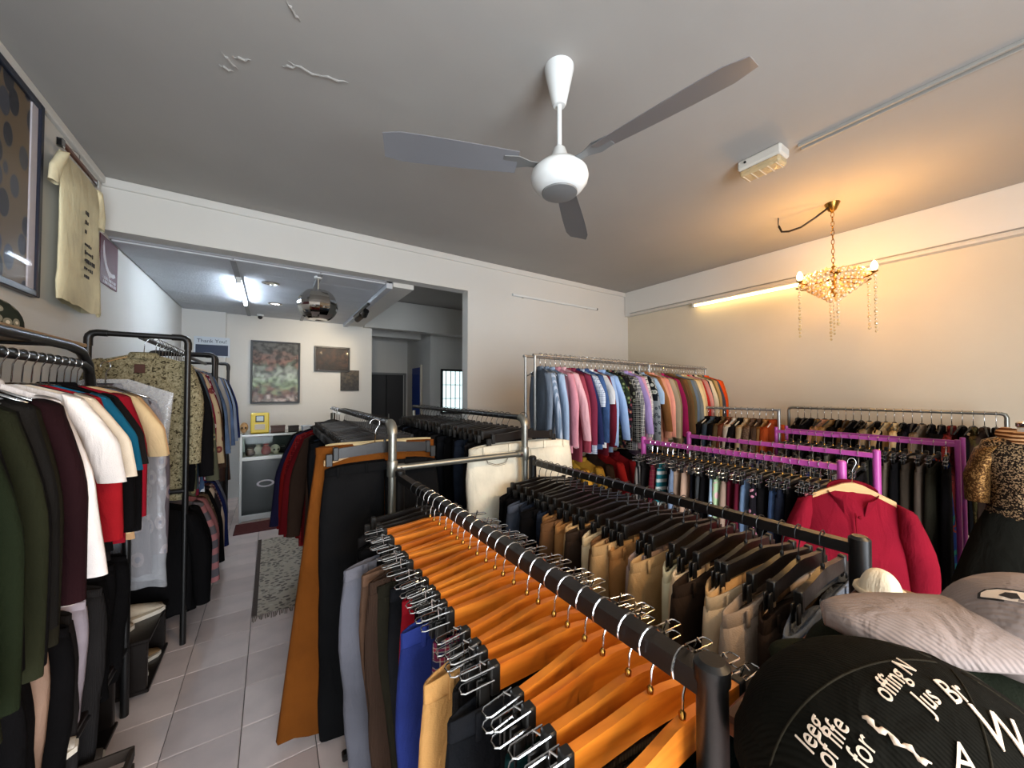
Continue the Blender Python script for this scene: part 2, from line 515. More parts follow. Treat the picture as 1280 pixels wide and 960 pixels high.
def shirt_parts(L=.72, W=.22, Tk=.035, sleeve=.55, flare=.05, seed=1, neck=-.105, spread=.10, collar=True, slope=.38, fold=.014):
    """body, two sleeves and a collar; the origin is the axis of the rail it hangs from, hanger plane = XZ"""
    w = wob(seed, fold); N = 26; R = 15
    mb = MB(); rings = []
    for i in range(R + 1):
        v = i / R
        vv = v ** .8
        ring = []
        for j in range(N):
            a = 2 * PI * j / N
            sx = sgn(math.cos(a), .55); sy = sgn(math.sin(a), .85)
            hw = W * (.93 + flare * (1 - vv) + .07 * max(0, (vv - .78) / .22))
            x = hw * sx
            zt = -slope * max(0, abs(x) - .055) - (.02 if abs(x) < .055 else 0)
            z = -L + (zt + L) * vv
            t = Tk * (1 - .72 * vv ** 5) * (1 - .25 * abs(sx) ** 3)
            k = (1 - vv) * .9 + .1
            y = t * sy + w(x, z) * k
            if i == R: y = .004 * sy
            ring.append((x + w(z, x) * .5 * (1 - vv), y, z + neck + w(x * 2, 0) * .8 * (1 - vv)))
        rings.append(ring)
    mb.loft(rings)
    out = [('body', mb, None)]
    if sleeve:
        for s in (-1, 1):
            mb = MB(); rings = []; n = 12; m = 10
            x0, z0 = W * .9, -slope * (W * .9 - .055)
            for i in range(m + 1):
                v = i / m
                cx = x0 + (.028 + spread * .35) * min(1, v * 3) + spread * v * .65
                cz = z0 - .055 * min(1, v * 4) - sleeve * v
                a_ = (.062 - .022 * v) * (.55 + .45 * min(1, v * 5)); b_ = Tk * (.9 - .25 * v)
                if v == 0: a_ *= .8
                ring = []
                for j in range(n):
                    a = 2 * PI * j / n
                    ring.append((s * (cx + a_ * math.cos(a) + w(z0, v) * .4), b_ * math.sin(a) + w(s * .3, cz * 1.5) * 1.2, cz + neck + a_ * .55 * math.cos(a) * (1 - v) * -1))
                rings.append(ring)
            mb.loft(rings, True, False)
            out.append(('sleeve', mb, None))
    if collar:
        mb = MB(); rings = []
        for r_, dz in ((.052, -.03), (.06, .012), (.068, .004), (.074, -.028)):
            rings.append([(r_ * 1.05 * math.cos(2 * PI * j / 16), (Tk * .62 + .006 * (r_ > .06)) * math.sin(2 * PI * j / 16), neck + dz + .0) for j in range(16)])
        mb.loft(rings)
        out.append(('collar', mb, None))
    return out


def trouser_parts(W=.21, L=1.0, Tk=.028, seed=1, top=-.145, hem=.75, loops=True, flare=.0, fold=.012, dip=.02):
    w = wob(seed, fold); out = []
    mb = MB(); N = 24; rings = []
    # waistband: a wall with thickness, open at the top
    for rr, z in ((1.0, -.042), (1.0, 0), (.965, .002), (.94, -.03)):
        rings.append([(W * rr * sgn(math.cos(2 * PI * j / N), .7), Tk * (rr - .0) * (1.0 if rr > .97 else .82) * sgn(math.sin(2 * PI * j / N), .9) + w(W * math.cos(2 * PI * j / N), 0) * .5,
                       top + z - dip * abs(math.cos(2 * PI * j / N)) ** 3) for j in range(N)])
    mb.loft(rings)
    out.append(('waistband', mb, None))
    for s in (-1, 1):
        mb = MB(); rings = []; n = 16; m = 14
        for i in range(m + 1):
            v = i / m
            hip = 1 + .10 * math.sin(min(1, v * 3.2) * PI / 1.6) * .9
            wid = W * (hip * (1 - v) + hem * v + flare * v)
            t = Tk * (1.0 + .35 * math.sin(min(1, v * 2.5) * PI * .6)) * (1 - .25 * v)
            inner = .0 + .012 * v
            ring = []
            for j in range(n):
                a = 2 * PI * j / n
                ux = .5 + .5 * sgn(math.cos(a), .6)
                x = inner + (wid - inner) * ux
                z = top - .036 - (L - .04) * v - (dip * (x / W) ** 3 * (1 - v))
                y = t * sgn(math.sin(a), .8) * (1 - .3 * (1 - ux)) + w(s * x, z) * (.4 + .9 * v)
                ring.append((s * x + w(z, s) * .5 * v, y, z))
            rings.append(ring)
        mb.loft(rings, True, False)
        out.append(('leg', mb, None))
    if loops:
        for x in (-.8, -.35, .35, .8):
            y = Tk * (1 - abs(x) ** 4 * .4)
            mb = MB().box((W * x, -y - .003 + w(W * x, 0) * .5, top - .022 - dip * abs(x) ** 3), (.011, .005, .05), .0015)
            out.append(('belt_loop', mb, None))
    return out


def long_parts(W=.25, L=1.3, Tk=.04, flare=.7, seed=1, neck=-.14):
    """long skirt or slip: waist and a flared skirt"""
    w = wob(seed, .02); mb = MB(); N = 28; rings = []
    for i in range(15):
        v = i / 14
        rings.append([(W * (1 + flare * v) * sgn(math.cos(2 * PI * j / N), .7), Tk * (1 + .5 * v) * sgn(math.sin(2 * PI * j / N), .9) + w(math.cos(2 * PI * j / N) * .3, v) * v + .012 * v * math.sin(7 * 2 * PI * j / N), neck - .03 - (L - .03) * v) for j in range(N)])
    mb.loft(rings)
    wb = MB(); rings = []
    for rr, z in ((1.01, -.035), (1.01, 0), (.96, .002), (.94, -.03)):
        rings.append([(W * rr * sgn(math.cos(2 * PI * j / N), .7), Tk * rr * sgn(math.sin(2 * PI * j / N), .9), neck + z) for j in range(N)])
    wb.loft(rings)
    return [('skirt', mb, None), ('waistband', wb, None)]


def bake(parts, smooth=True):
    return [(n, mb.mesh(n, M['black'], smooth), m) for n, mb, m in parts]


def spawn(name, parts, label, cat, loc, rz=0, scale=(1, 1, 1), group=None, mat=None, mats=None):
    o = thing(name, label, cat, loc, rz, group)
    o.scale = scale
    done = {}
    for n, me, pm in parts:
        par = o
        if '>' in n:
            pn, n = n.split('>'); par = done[pn]
        mm = (mats or {}).get(n) or pm or mat
        done[n] = link(n.strip(), me, par, mm)
    return o


# ------------------------------------------------------------------ hangers
def hook_path(r=.026, neck=-.085, ln=0):
    p = []
    for k in range(11):
        a = math.radians(205 - k * 25.0)
        p.append((r * math.cos(a), 0, r * math.sin(a)))
    p += [(r * .42, 0, -r * 1.2), (.003, 0, -r * 1.75), (0, 0, neck)]
    return p


def clip_hanger(bodym, r=.026, neck=-.085, half=.165, wires=True, h=.028, drop=.012, hookm=None):
    hook = MB().tube(hook_path(r, neck), .0019, 6)
    body = MB()
    top = [(0, neck + .004), (.03, neck + .003), (.09, neck - drop * .45), (half, neck - drop)]
    pts = top + [(half, neck - drop - 2 * h * .86), (.09, neck - drop * .45 - 2 * h * .88), (.03, neck - 2 * h * .9), (0, neck - 2 * h * .9)]
    full = pts + [(-x, z) for x, z in reversed(pts) if x > 0]
    # chamfered plank
    body.prism(full, 1, -.0075, .0075)
    ferr = MB().lathe([(.005, neck - .0), (.006, neck + .012), (.003, neck + .016)], n=8)
    parts = [('body', body, bodym), ('hook', hook, hookm or M['chrome']), ('ferrule', ferr, M['brass'] if not hookm else hookm)]
    for s in (-1, 1):
        band = MB().box((s * (half + .008), 0, neck - drop - h * .9), (.02, .021, .056), .003)
        band.box((s * (half + .03), .006, neck - drop - h - .022), (.022, .005, .052), .002).box((s * (half + .03), -.006, neck - drop - h - .022), (.022, .005, .052), .002)
        nm = 'clip' if s < 0 else 'clip '
        parts.append((nm, band, M['blackpl']))
        if wires:
            wm = MB()
            x0, x1 = s * (half + .012), s * (half + .075)
            for z_ in (neck - drop + .002, neck - drop - .022):
                wm.tube([(x0, -.011, z_), (x1 - s * .006, -.011, z_ - .004), (x1, -.006, z_ - .005), (x1, .006, z_ - .005), (x1 - s * .006, .011, z_ - .004), (x0, .011, z_)], .0016, 5)
            wm.tube([(s * (half + .03), -.011, neck - drop + .012), (s * (half + .036), 0, neck - drop + .014), (s * (half + .03), .011, neck - drop - .03)], .0016, 5)
            parts.append((nm + '>clip_wire', wm, M['chrome']))
    return [(n, mb.mesh(n.strip(), m, 'auto'), m) for n, mb, m in parts]


def fix_names(root):
    for c in root.children:
        if c.name.startswith('clip '): c.name = 'clip'
    return root


def shirt_hanger(bodym, r=.018, neck=-.10, half=.19, hookm=None):
    hook = MB().tube(hook_path(r, neck), .0025, 5)
    body = MB().tube([(x, 0, neck - .008 - .36 * max(0, abs(x) - .02)) for x in (-half, -.1, -.03, 0, .03, .1, half)], [.005, .007, .008, .008, .008, .007, .005], 6)
    return [('hook', hook.mesh('hook', M['chrome'], True), hookm or M['chrome']), ('body', body.mesh('body', bodym, True), bodym)]


H_WOOD = clip_hanger(M['wood'])
H_BLACK = clip_hanger(M['blackwood'], wires=False, half=.17, h=.025, hookm=M['black'])
H_THIN = clip_hanger(M['blackpl'], r=.021, half=.13, h=.008, drop=.005, wires=True)
H_SHIRT = shirt_hanger(M['blackpl'])
H_SHIRT_W = shirt_hanger(M['cream'])
H_CHROME = shirt_hanger(M['chrome'], r=.021)
H_PALE = shirt_hanger(M['palewood'], r=.021)
H_PALEWIDE = [('hook', H_PALE[0][1], M['chrome']),
              ('body', MB().prism([(-.2, -.17), (-.05, -.108), (0, -.098), (.05, -.108), (.2, -.17), (.2, -.195), (.06, -.15), (0, -.142), (-.06, -.15), (-.2, -.195)], 1, -.009, .009).mesh('body', M['palewood']), M['palewood'])]

TR = [bake(trouser_parts(seed=s, W=w_, L=l_, hem=h_, top=-.15)) for s, w_, l_, h_ in ((1, .215, 1.0, .72), (2, .2, .98, .6), (3, .225, 1.02, .85))]
TRB = [bake(trouser_parts(seed=s, W=w_, L=l_, hem=h_, top=-.165)) for s, w_, l_, h_ in ((4, .215, .96, .72), (5, .2, .98, .6), (6, .23, .98, .85))]
TRN = [bake(trouser_parts(seed=s, W=w_, L=l_, hem=h_, top=-.115, Tk=.024, loops=False)) for s, w_, l_, h_ in ((7, .155, .92, .8), (8, .17, .95, .95), (9, .15, .9, 1.1))]
SK = [bake(long_parts(W=.14, L=.8, Tk=.026, flare=.35, seed=11, neck=-.115)), bake(long_parts(W=.15, L=.7, Tk=.026, flare=.5, seed=12, neck=-.115))]
SHL = [bake(shirt_parts(seed=s, L=l_, sleeve=sl, spread=sp)) for s, l_, sl, sp in ((21, .72, .54, .05), (22, .70, .52, .08), (23, .75, .56, .03))]
SHS = [bake(shirt_parts(seed=s, L=l_, sleeve=.2, spread=sp, W=.215)) for s, l_, sp in ((24, .70, .05), (25, .66, .07))]
JK = [bake(shirt_parts(seed=s, L=l_, sleeve=sl, spread=sp, W=.235, Tk=.05, fold=.012)) for s, l_, sl, sp in ((31, .70, .56, .04), (32, .78, .58, .02), (33, .66, .54, .06))]
TEE = [bake(shirt_parts(seed=s, L=l_, sleeve=.24, spread=.08, W=.24, Tk=.03, collar=False, slope=.3)) for s, l_ in ((41, .74), (42, .7))]
SWT = [bake(shirt_parts(seed=s, L=l_, sleeve=.5, spread=.03, W=.24, Tk=.045, collar=False, slope=.3)) for s, l_ in ((43, .72), (44, .70))]


# ------------------------------------------------------------------ racks
def rack_thing(label, loc, group=None): return thing('clothes_rack', label, 'clothes rack', loc, 0, group)


def pipe(mb, pts, r, n=10): return mb.tube(pts, r, n)


# front rack with the golden hangers -------------------------------------------
R1X, R1Z = .53, 1.232
r1 = rack_thing('black steel rack with square rail carrying the golden wooden hangers', (R1X, .285, 0))
MB().tube([(0, .01, R1Z), (0, 1.50, R1Z)], .0165, 4, sq=True).build('rail', M['black'], r1)
MB().lathe([(.021, 0), (.021, 1.235), (.024, 1.24), (.024, 1.262), (.017, 1.268)], n=18).build('post', M['black'], r1, 'auto')
MB().lathe([(.021, 0), (.021, 1.235), (.024, 1.24), (.024, 1.262), (.017, 1.268)], (0, 1.51, 0), n=18).build('post', M['black'], r1, 'auto')
for y in (0, 1.51): MB().box((0, y, .03), (.5, .04, .03), .006).build('foot', M['black'], r1)
BLK = fabric((13, 12, 13)); CHAR = fabric((34, 32, 32), 'cord'); BDEN = fabric((22, 23, 26), 'denim', scale=1)
NAVY = fabric((28, 36, 78)); NAVYB = fabric((38, 50, 112)); TAN = fabric((188, 140, 84)); DTEAL = fabric((20, 46, 46))
BROWN = fabric((88, 66, 52)); GREYF = fabric((92, 92, 100)); OLIVE = fabric((46, 44, 30)); DOLIVE = fabric((34, 32, 24))
PLAIDN = fabric((30, 34, 70), 'plaid', (170, 160, 150), (140, 40, 60), 2)
REDF = fabric((150, 24, 36)); DBROWN = fabric((54, 40, 32), 'cord'); RIB = fabric((72, 66, 62), 'knit')
r1_list = [(DTEAL, 'dark teal', 1), (RIB, 'ribbed charcoal', 1.12), (RIB, 'charcoal knit', 1.1), (DTEAL, 'teal black', 1), (BLK, 'black', 1.05), (BDEN, 'black denim', 1.15), (BLK, 'black', 1), (CHAR, 'charcoal corduroy', 1.12),
           (TAN, 'tan cotton', 1.2), (PLAIDN, 'navy plaid', 1.02), (NAVY, 'dark navy', 1.0), (NAVYB, 'navy blue', 1.18), (OLIVE, 'olive', 1.0), (BLK, 'black', 1.0), (REDF, 'red', .95), (BDEN, 'faded black denim', 1.05), (DOLIVE, 'dark olive', 1.25),
           (DBROWN, 'brown corduroy', 1.25), (BROWN, 'brown', 1.3), (BLK, 'black', 1.1), (GREYF, 'light grey', 1.45), (BLK, 'black', 1.2), (DOLIVE, 'blackish olive', 1.15), (BLK, 'black', 1.15), (CHAR, 'black corduroy', 1.1)]
rnd = random.Random(3)
ys1 = [.335 + .0505 * k for k in range(25)]
for k, (y, (m, cn, sx)) in enumerate(zip(ys1, r1_list)):
    y += rnd.uniform(-.008, .008)
    rz = rnd.uniform(-.10, .10)
    wood_h = k < 22
    spawn('trousers', TR[k % 3], f'{cn} trousers clipped {ORD[k]} from the near post of the golden hanger rack', 'trousers', (R1X, y, R1Z), rz, (sx * rnd.uniform(.96, 1.04), .75, 1 + rnd.uniform(-.05, .03)),
          'trousers on the golden hanger rack', m)
    h = spawn('trouser_hanger', H_WOOD if wood_h else H_BLACK,
              (f'golden wooden clip hanger with chrome hook {ORD[k]} from the near post' if wood_h else f'black clip hanger {ORD[k - 22]} beyond the golden ones on the front rail'), 'hanger', (R1X, y, R1Z), rz, (1, 1, 1),
              'golden wooden hangers' if wood_h else 'black hangers at the far end of the front rail')

# second rack with black hangers -------------------------------------------------
R2X, R2Z = 1.36, 1.215
r2 = rack_thing('black steel rack behind the golden hanger rack carrying black hangers', (R2X, .33, 0))
MB().tube([(0, 0, R2Z), (0, 1.5, R2Z)], .016, 4, sq=True).build('rail', M['black'], r2)
for y in (-.01, 1.5):
    MB().lathe([(.024, 0), (.024, 1.245), (.016, 1.252)], (0, y, 0), n=18).build('post', M['black'], r2, 'auto')
    MB().box((0, y, .03), (.5, .04, .03), .006).build('foot', M['black'], r2)
KHA = fabric((192, 154, 106)); BEI = fabric((220, 194, 158)); SAGE = fabric((214, 206, 172)); STONE = fabric((170, 150, 132)); SLATE = fabric((92, 98, 108))
CREAM = fabric((222, 200, 160)); BRN2 = fabric((112, 78, 50)); TAN2 = fabric((166, 118, 70)); DDEN = fabric((36, 42, 54), 'denim'); GDEN = fabric((66, 72, 84), 'denim'); DKB = fabric((50, 38, 30)); MAUV = fabric((158, 136, 126))
r2_list = [(SLATE, 'slate grey'), (DKB, 'dark brown'), (STONE, 'stone'), (BEI, 'beige cuffed'), (KHA, 'khaki'), (DKB, 'dark brown'), (BEI, 'pale beige'), (SAGE, 'sage cream'), (KHA, 'khaki'), (MAUV, 'dusty beige'), (TAN2, 'tan'), (KHA, 'light tan'),
           (BRN2, 'brown'), (CREAM, 'cream'), (DKB, 'espresso'), (KHA, 'khaki'), (TAN2, 'golden tan'), (BRN2, 'brown'), (TAN2, 'tan'), (DDEN, 'dark denim'), (BLK, 'black'), (GDEN, 'grey denim'), (DDEN, 'dark denim'), (GDEN, 'faded grey denim'), (BLK, 'black'), (BLK, 'black')]
for k, (m, cn) in enumerate(r2_list):
    y = .40 + .0545 * k + rnd.uniform(-.008, .008); rz = rnd.uniform(-.12, .12)
    spawn('trousers', TRB[k % 3], f'{cn} trousers clipped {ORD[k]} from the near post of the black hanger rack', 'trousers', (R2X, y, R2Z), rz, (rnd.uniform(1.22, 1.42), 1.0, rnd.uniform(.9, 1.0)), 'trousers on the black hanger rack', m)
    spawn('trouser_hanger', H_BLACK, f'black clip hanger {ORD[k]} from the near post of the second black rail', 'hanger', (R2X, y, R2Z), rz, (1.05, 1, 1), 'black hangers on the second rail')

# galvanised double pipe rack -------------------------------------------------------
R3Y, R3Z, XA, XB = 1.88, 1.485, .515, 1.335
r3 = rack_thing('galvanised pipe double rack with an H shaped end behind the golden hangers', (XA, R3Y, 0))
d3 = XB - XA; LN = 2.15


def elbow_rail(xo, nm, mat, r=.0215):
    a = [(xo, 0, R3Z - .05)] + [(xo, .05 - .05 * math.cos(t), R3Z - .05 + .05 * math.sin(t)) for t in (.3, .7, 1.1, PI / 2)]
    return a


for xo in (0, d3):
    MB().tube([(xo, 0, 0), (xo, 0, R3Z - .045)], .0205, 14).build('post', M['galv'], r3, 'auto')
    MB().tube([(xo, LN, 0), (xo, LN, R3Z - .045)], .0205, 14).build('post', M['galv'], r3, 'auto')
    MB().tube(elbow_rail(xo, '', None), .0245, 14).build('elbow', M['galv'], r3, 'auto')
    MB().tube([(xo, .05, R3Z), (xo, LN, R3Z)], .018, 12).build('rail', M['black'], r3, 'auto')
    MB().lathe([(.025, -.04), (.027, -.036), (.027, .036), (.025, .04)], (xo, 0, 1.262), n=16).build('tee_fitting', M['galv'], r3, 'auto')
MB().tube([(0, 0, 1.262), (d3, 0, 1.262)], .0165, 14).build('crossbar', M['galv'], r3, 'auto')
for xa in (.02, d3 - .06): MB().tube([(xa, 0, 1.262), (xa + .04, 0, 1.262)], .0215, 14).build('pipe_collar', M['galv'], r3, 'auto')
for xo in (0.04, d3 - .04): MB().tube([(xo, -.018, 1.262), (xo, -.028, 1.262)], .007, 8).build('bolt', M['chrome'], r3)
MB().tube([(0, LN, 1.262), (d3, LN, 1.262)], .0165, 10).build('crossbar', M['galv'], r3, 'auto')

FAD = fabric((16, 16, 17)); BROWNC = fabric((112, 62, 20), 'cord'); CRM = fabric((206, 190, 150))
BIG = bake(trouser_parts(seed=51, W=.28, L=1.28, hem=1.05, top=-.19, Tk=.04))
COAT = bake(long_parts(W=.3, L=1.33, Tk=.045, flare=.5, seed=52, neck=-.11))
spawn('trousers', BIG, 'wide black trousers hung facing front at the left pipe post', 'trousers', (XA - .02, R3Y + .07, R3Z), 0, (1, .9, 1), None, FAD)
spawn('trouser_hanger', H_BLACK, 'black clip hanger holding the wide black trousers by the left pipe post', 'hanger', (XA - .02, R3Y + .07, R3Z), 0, (1.3, 1, 1.15))
spawn('long_skirt', COAT, 'long rust brown flared corduroy skirt reaching the floor beside the aisle', 'skirt', (XA - .03, R3Y + .14, R3Z), 0, (1, .9, 1), None, BROWNC)
spawn('clothes_hanger', H_PALEWIDE, 'pale wooden hanger at the top of the long rust brown skirt', 'hanger', (XA - .06, R3Y + .115, R3Z), .05, (1.2, 1, 1))
spawn('long_skirt', COAT, 'cream long skirt just behind the rust brown skirt', 'skirt', (XA, R3Y + .21, R3Z), 0, (.93, .8, .98), None, CRM)
n3 = [BLK, FAD, BLK, BDEN, BLK, CHAR, BLK, DDEN]
nm3 = ['black', 'washed black', 'jet black', 'black denim', 'plain black', 'charcoal corduroy', 'deep black', 'dark denim']
for k in range(20):
    y = R3Y + .29 + .062 * k
    spawn('trousers', TRB[k % 3], f'{nm3[k % 8]} trousers {ORD[k]} behind the skirts on the left pipe rail', 'trousers', (XA, y, R3Z), rnd.uniform(-.1, .1), (rnd.uniform(1.1, 1.3), .9, rnd.uniform(1.05, 1.2)), 'trousers on the left pipe rail', n3[k % 8])
    spawn('trouser_hanger', H_BLACK, f'black clip hanger {ORD[k]} behind the skirts on the left pipe rail', 'hanger', (XA, y, R3Z), rnd.uniform(-.1, .1), (1.1, 1, 1), 'black hangers on the left pipe rail')
tail = [('brownish black', DBROWN, 1.2), ('dark red', fabric((96, 18, 22)), 1.27), ('red check', fabric((120, 20, 26), 'plaid', (60, 14, 18), (160, 50, 50), 2), 1.36), ('bright red', fabric((130, 24, 22)), 1.4), ('dark plum navy', fabric((30, 28, 54)), 1.45), ('black', BLK, 1.5)]
for k, (cn, m, sx) in enumerate(tail):
    y = R3Y + 1.6 + .085 * k
    spawn('shirt', SHL[k % 3], f'{cn} long sleeved shirt at the far aisle end of the left pipe rail', 'shirt', (XA - .02, y, R3Z), rnd.uniform(-.1, .1), (sx, 1.2, 1.35), 'shirts at the far end of the left pipe rail', m)
    spawn('clothes_hanger', H_SHIRT, f'black hanger under the {cn} shirt on the left pipe rail', 'hanger', (XA - .02, y, R3Z), 0, (1, 1, 1), 'hangers at the far end of the left pipe rail')
WHITEJ = fabric((226, 218, 198))
WJ = bake(trouser_parts(seed=61, W=.40, L=1.05, hem=.9, top=-.165, Tk=.045, fold=.02))
wj = spawn('jeans', WJ, 'wide off-white jeans hung facing front behind the pipe crossbar', 'jeans', (XB + .06, R3Y + .10, R3Z), 0, (1, 1, 1), None, WHITEJ)
pk = MB()
pth = [(-.34 + .02, -.052, -.215), (-.30, -.056, -.262), (-.24, -.060, -.282), (-.18, -.062, -.275), (-.15, -.062, -.22)]
pk.tube(pth, .0016, 5).tube([(x, y - .001, z - .008) for x, y, z in pth], .0012, 5)
pk.build('pocket_seam', simple('tan_stitch', (120, 100, 76), .8), wj)
MB().tube([(.02, -.055, -.21), (.025, -.06, -.3), (.01, -.06, -.36)], .002, 5).build('fly_seam', simple('pale_stitch', (150, 138, 116), .8), wj)
spawn('trouser_hanger', H_BLACK, 'black clip hanger holding the wide off-white jeans', 'hanger', (XB + .06, R3Y + .10, R3Z), 0, (1.3, 1, 1.1))
for k in range(24):
    y = R3Y + .2 + .075 * k
    spawn('trousers', TRB[(k + 1) % 3], f'{nm3[(k + 3) % 8]} trousers {ORD[k]} behind the off-white jeans on the right pipe rail', 'trousers', (XB, y, R3Z), rnd.uniform(-.12, .12), (rnd.uniform(1.0, 1.3), 1.0, 1.05), 'trousers on the right pipe rail', n3[(k + 3) % 8])
    spawn('trouser_hanger', H_BLACK, f'black clip hanger {ORD[k]} behind the off-white jeans on the right pipe rail', 'hanger', (XB, y, R3Z), rnd.uniform(-.12, .12), (1.05, 1, 1), 'black hangers on the right pipe rail')

# purple double rack -------------------------------------------------------------------
PZ = 1.272


def purple_rack(label, x0, x1, y0, y1, z, sq=.014, pr=.019):
    r = rack_thing(label, (x0, y0, 0), 'purple racks')
    for xo in (0, x1 - x0):
        for yo in (0, y1 - y0):
            MB().tube([(xo, yo, 0), (xo, yo, z + .03)], pr, 14).lathe([(pr + .0005, z + .028), (.012, z + .036)], (xo, yo, 0), 14).build('post', M['purple'], r, 'auto')
        MB().tube([(xo, 0, z), (xo, y1 - y0, z)], sq, 4, sq=True).build('rail', M['purple'], r)
    for yo in (0, y1 - y0):
        MB().tube([(0, yo, .2), (x1 - x0, yo, .2)], .012, 8).build('crossbar', M['purple'], r, 'auto')
    return r


purple_rack('purple double rack with the colourful skirts, behind the red jacket', 2.375, 2.985, .62, 1.78, PZ)
Ac = [('pink and beige knit', fabric((150, 120, 110), 'knit'), 0), ('rose', fabric((170, 100, 110)), 1), ('black navy', fabric((20, 22, 32)), 0), ('black', BLK, 2), ('dark navy', fabric((24, 28, 40)), 0), ('blue denim', fabric((64, 84, 118), 'denim'), 0), ('black', BLK, 1),
      ('pink floral black', fabric((24, 22, 26), 'floral', (180, 120, 140), (220, 180, 180), 2), 0), ('pale blue', fabric((120, 146, 180)), 1), ('maroon', fabric((84, 22, 38)), 2), ('maroon', fabric((84, 22, 38)), 3), ('taupe', fabric((140, 118, 104)), 0),
      ('pale green floral', fabric((166, 190, 150), 'floral', (210, 170, 170), (190, 110, 120), .9), 1), ('light blue', fabric((150, 172, 192)), 3), ('black', BLK, 0), ('dark grey', fabric((56, 58, 60)), 1), ('white flowers on black', fabric((18, 18, 24), 'floral', (220, 220, 226), (235, 235, 240), .9), 2),
      ('dusty tan', fabric((166, 136, 116)), 3), ('beige', fabric((150, 126, 108)), 0), ('grey blue denim', fabric((104, 118, 140), 'denim'), 1), ('black and white print', fabric((18, 20, 34), 'floral', (210, 214, 224), (230, 230, 236), 1.1), 2), ('teal fading white', fabric((40, 110, 120), 'hstripe', (200, 204, 200)), 3),
      ('wine red', fabric((96, 24, 40), 'plaid', (40, 16, 24), (120, 60, 60), 2), 0), ('black', BLK, 1), ('charcoal', CHAR, 0), ('black stripe', fabric((22, 22, 24), 'stripe', (110, 104, 100)), 1)]
for k, (cn, m, sh) in enumerate(Ac):
    y = .665 + .0415 * k; rz = rnd.uniform(-.15, .15)
    if sh == 3 or sh == 2:
        spawn('skirt', SK[k % 2], f'{cn} skirt {ORD[k]} from the near post of the purple skirt rail', 'skirt', (2.375, y, PZ), rz, (1.05, .8, rnd.uniform(.95, 1.1)), 'clothes on the purple skirt rail', m)
    else:
        spawn('trousers', TRN[k % 3], f'{cn} trousers {ORD[k]} from the near post of the purple skirt rail', 'trousers', (2.375, y, PZ), rz, (1.05, .8, rnd.uniform(.9, 1.02)), 'clothes on the purple skirt rail', m)
    spawn('trouser_hanger', H_THIN, f'thin dark clip hanger {ORD[k]} from the near post of the purple skirt rail', 'hanger', (2.375, y, PZ), rz, (1, 1, 1), 'thin clip hangers on the purple skirt rail')
for k in range(14):
    y = .70 + .075 * k; rz = rnd.uniform(-.15, .15)
    cn, m = [('black', BLK), ('grey tweed', fabric((96, 90, 84), 'knit')), ('charcoal', CHAR), ('navy', NAVY)][k % 4]
    spawn('trousers', TRN[k % 3], f'{cn} trousers {ORD[k]} from the near post of the second purple rail', 'trousers', (2.985, y, PZ), rz, (1.1, .9, 1), 'clothes on the second purple rail', m)
    spawn('trouser_hanger', H_THIN, f'thin clip hanger {ORD[k]} from the near post of the second purple rail', 'hanger', (2.985, y, PZ), rz, (1, 1, 1), 'clip hangers on the second purple rail')
PZ2 = 1.295
purple_rack('tall narrow purple rack of dark trousers beside the mannequin', 3.80, 4.02, .40, 1.44, PZ2, .012, .0135)
for k in range(18):
    y = .45 + .054 * k; rz = rnd.uniform(-.1, .1)
    cn, m = [('black', BLK), ('dark olive', DOLIVE), ('black', BLK), ('deep brown', fabric((52, 44, 36))), ('black', BLK), ('grey green', fabric((70, 66, 56)))][k % 6]
    if k == 2: cn, m = 'brown grey', fabric((92, 80, 70))
    if k == 5: cn, m = 'taupe', fabric((104, 92, 78))
    spawn('trousers', TRN[k % 3], f'{cn} trousers {ORD[k]} from the near post of the narrow purple rack', 'trousers', (3.80, y, PZ2), rz, (1.15, .9, 1.12), 'dark trousers on the narrow purple rack', m)
    spawn('trouser_hanger', H_THIN, f'thin clip hanger {ORD[k]} from the near post of the narrow purple rack', 'hanger', (3.80, y, PZ2), rz, (1, 1, 1), 'clip hangers on the narrow purple rack')
mc = fabric((30, 60, 130), 'camo', (40, 120, 110), (150, 60, 40), .35)
spawn('long_skirt', SK[0], 'blue, green and orange print skirt between the narrow purple posts', 'skirt', (4.02, .50, PZ2), .3, (1.2, 1, 1.2), None, mc)

# red jacket ---------------------------------------------------------------------------
RJ = bake(shirt_parts(seed=71, L=.74, W=.20, Tk=.055, sleeve=.5, spread=.02, collar=False, neck=-.105, slope=.5, fold=.013))
rjm = fabric((108, 15, 30))
rja = -1.15
rjx = (2.265, .555, 1.30)
rj = spawn('jacket', RJ, 'crimson red stand collar jacket on a pale wooden hanger at the purple post', 'jacket', rjx, rja, (1, 1, 1), None, rjm)
mb = MB(); rings = []
for rr, z in ((.062, -.14), (.066, -.105), (.075, -.075), (.079, -.07), (.076, -.08), (.064, -.125)):
    ring = []
    for j in range(22):
        a = 2 * PI * (j / 21) * .84 - PI / 2 + PI * .16
        ring.append((rr * 1.15 * math.cos(a), rr * .72 * math.sin(a), z - .045 * (1 - math.sin(a)) * .9))
    rings.append(ring)
mb.loft(rings, closed=False)
link('stand_collar', mb.mesh('stand_collar', rjm, True), rj)
MB().tube([(.0, -.057, -.2), (.004, -.064, -.35), (.0, -.066, -.55), (.0, -.066, -.82)], .003, 5).build('front_seam', fabric((110, 14, 26)), rj)
for z in (-.215, -.40, -.58): MB().ball((.012, -.066, z), (.008, .004, .008), 10, 5).build('button', fabric((96, 12, 24)), rj, True)
spawn('clothes_hanger', H_PALEWIDE, 'pale wooden hanger inside the crimson jacket collar', 'hanger', (rjx[0], rjx[1], rjx[2] + .02), rja, (.72, 1, .95))

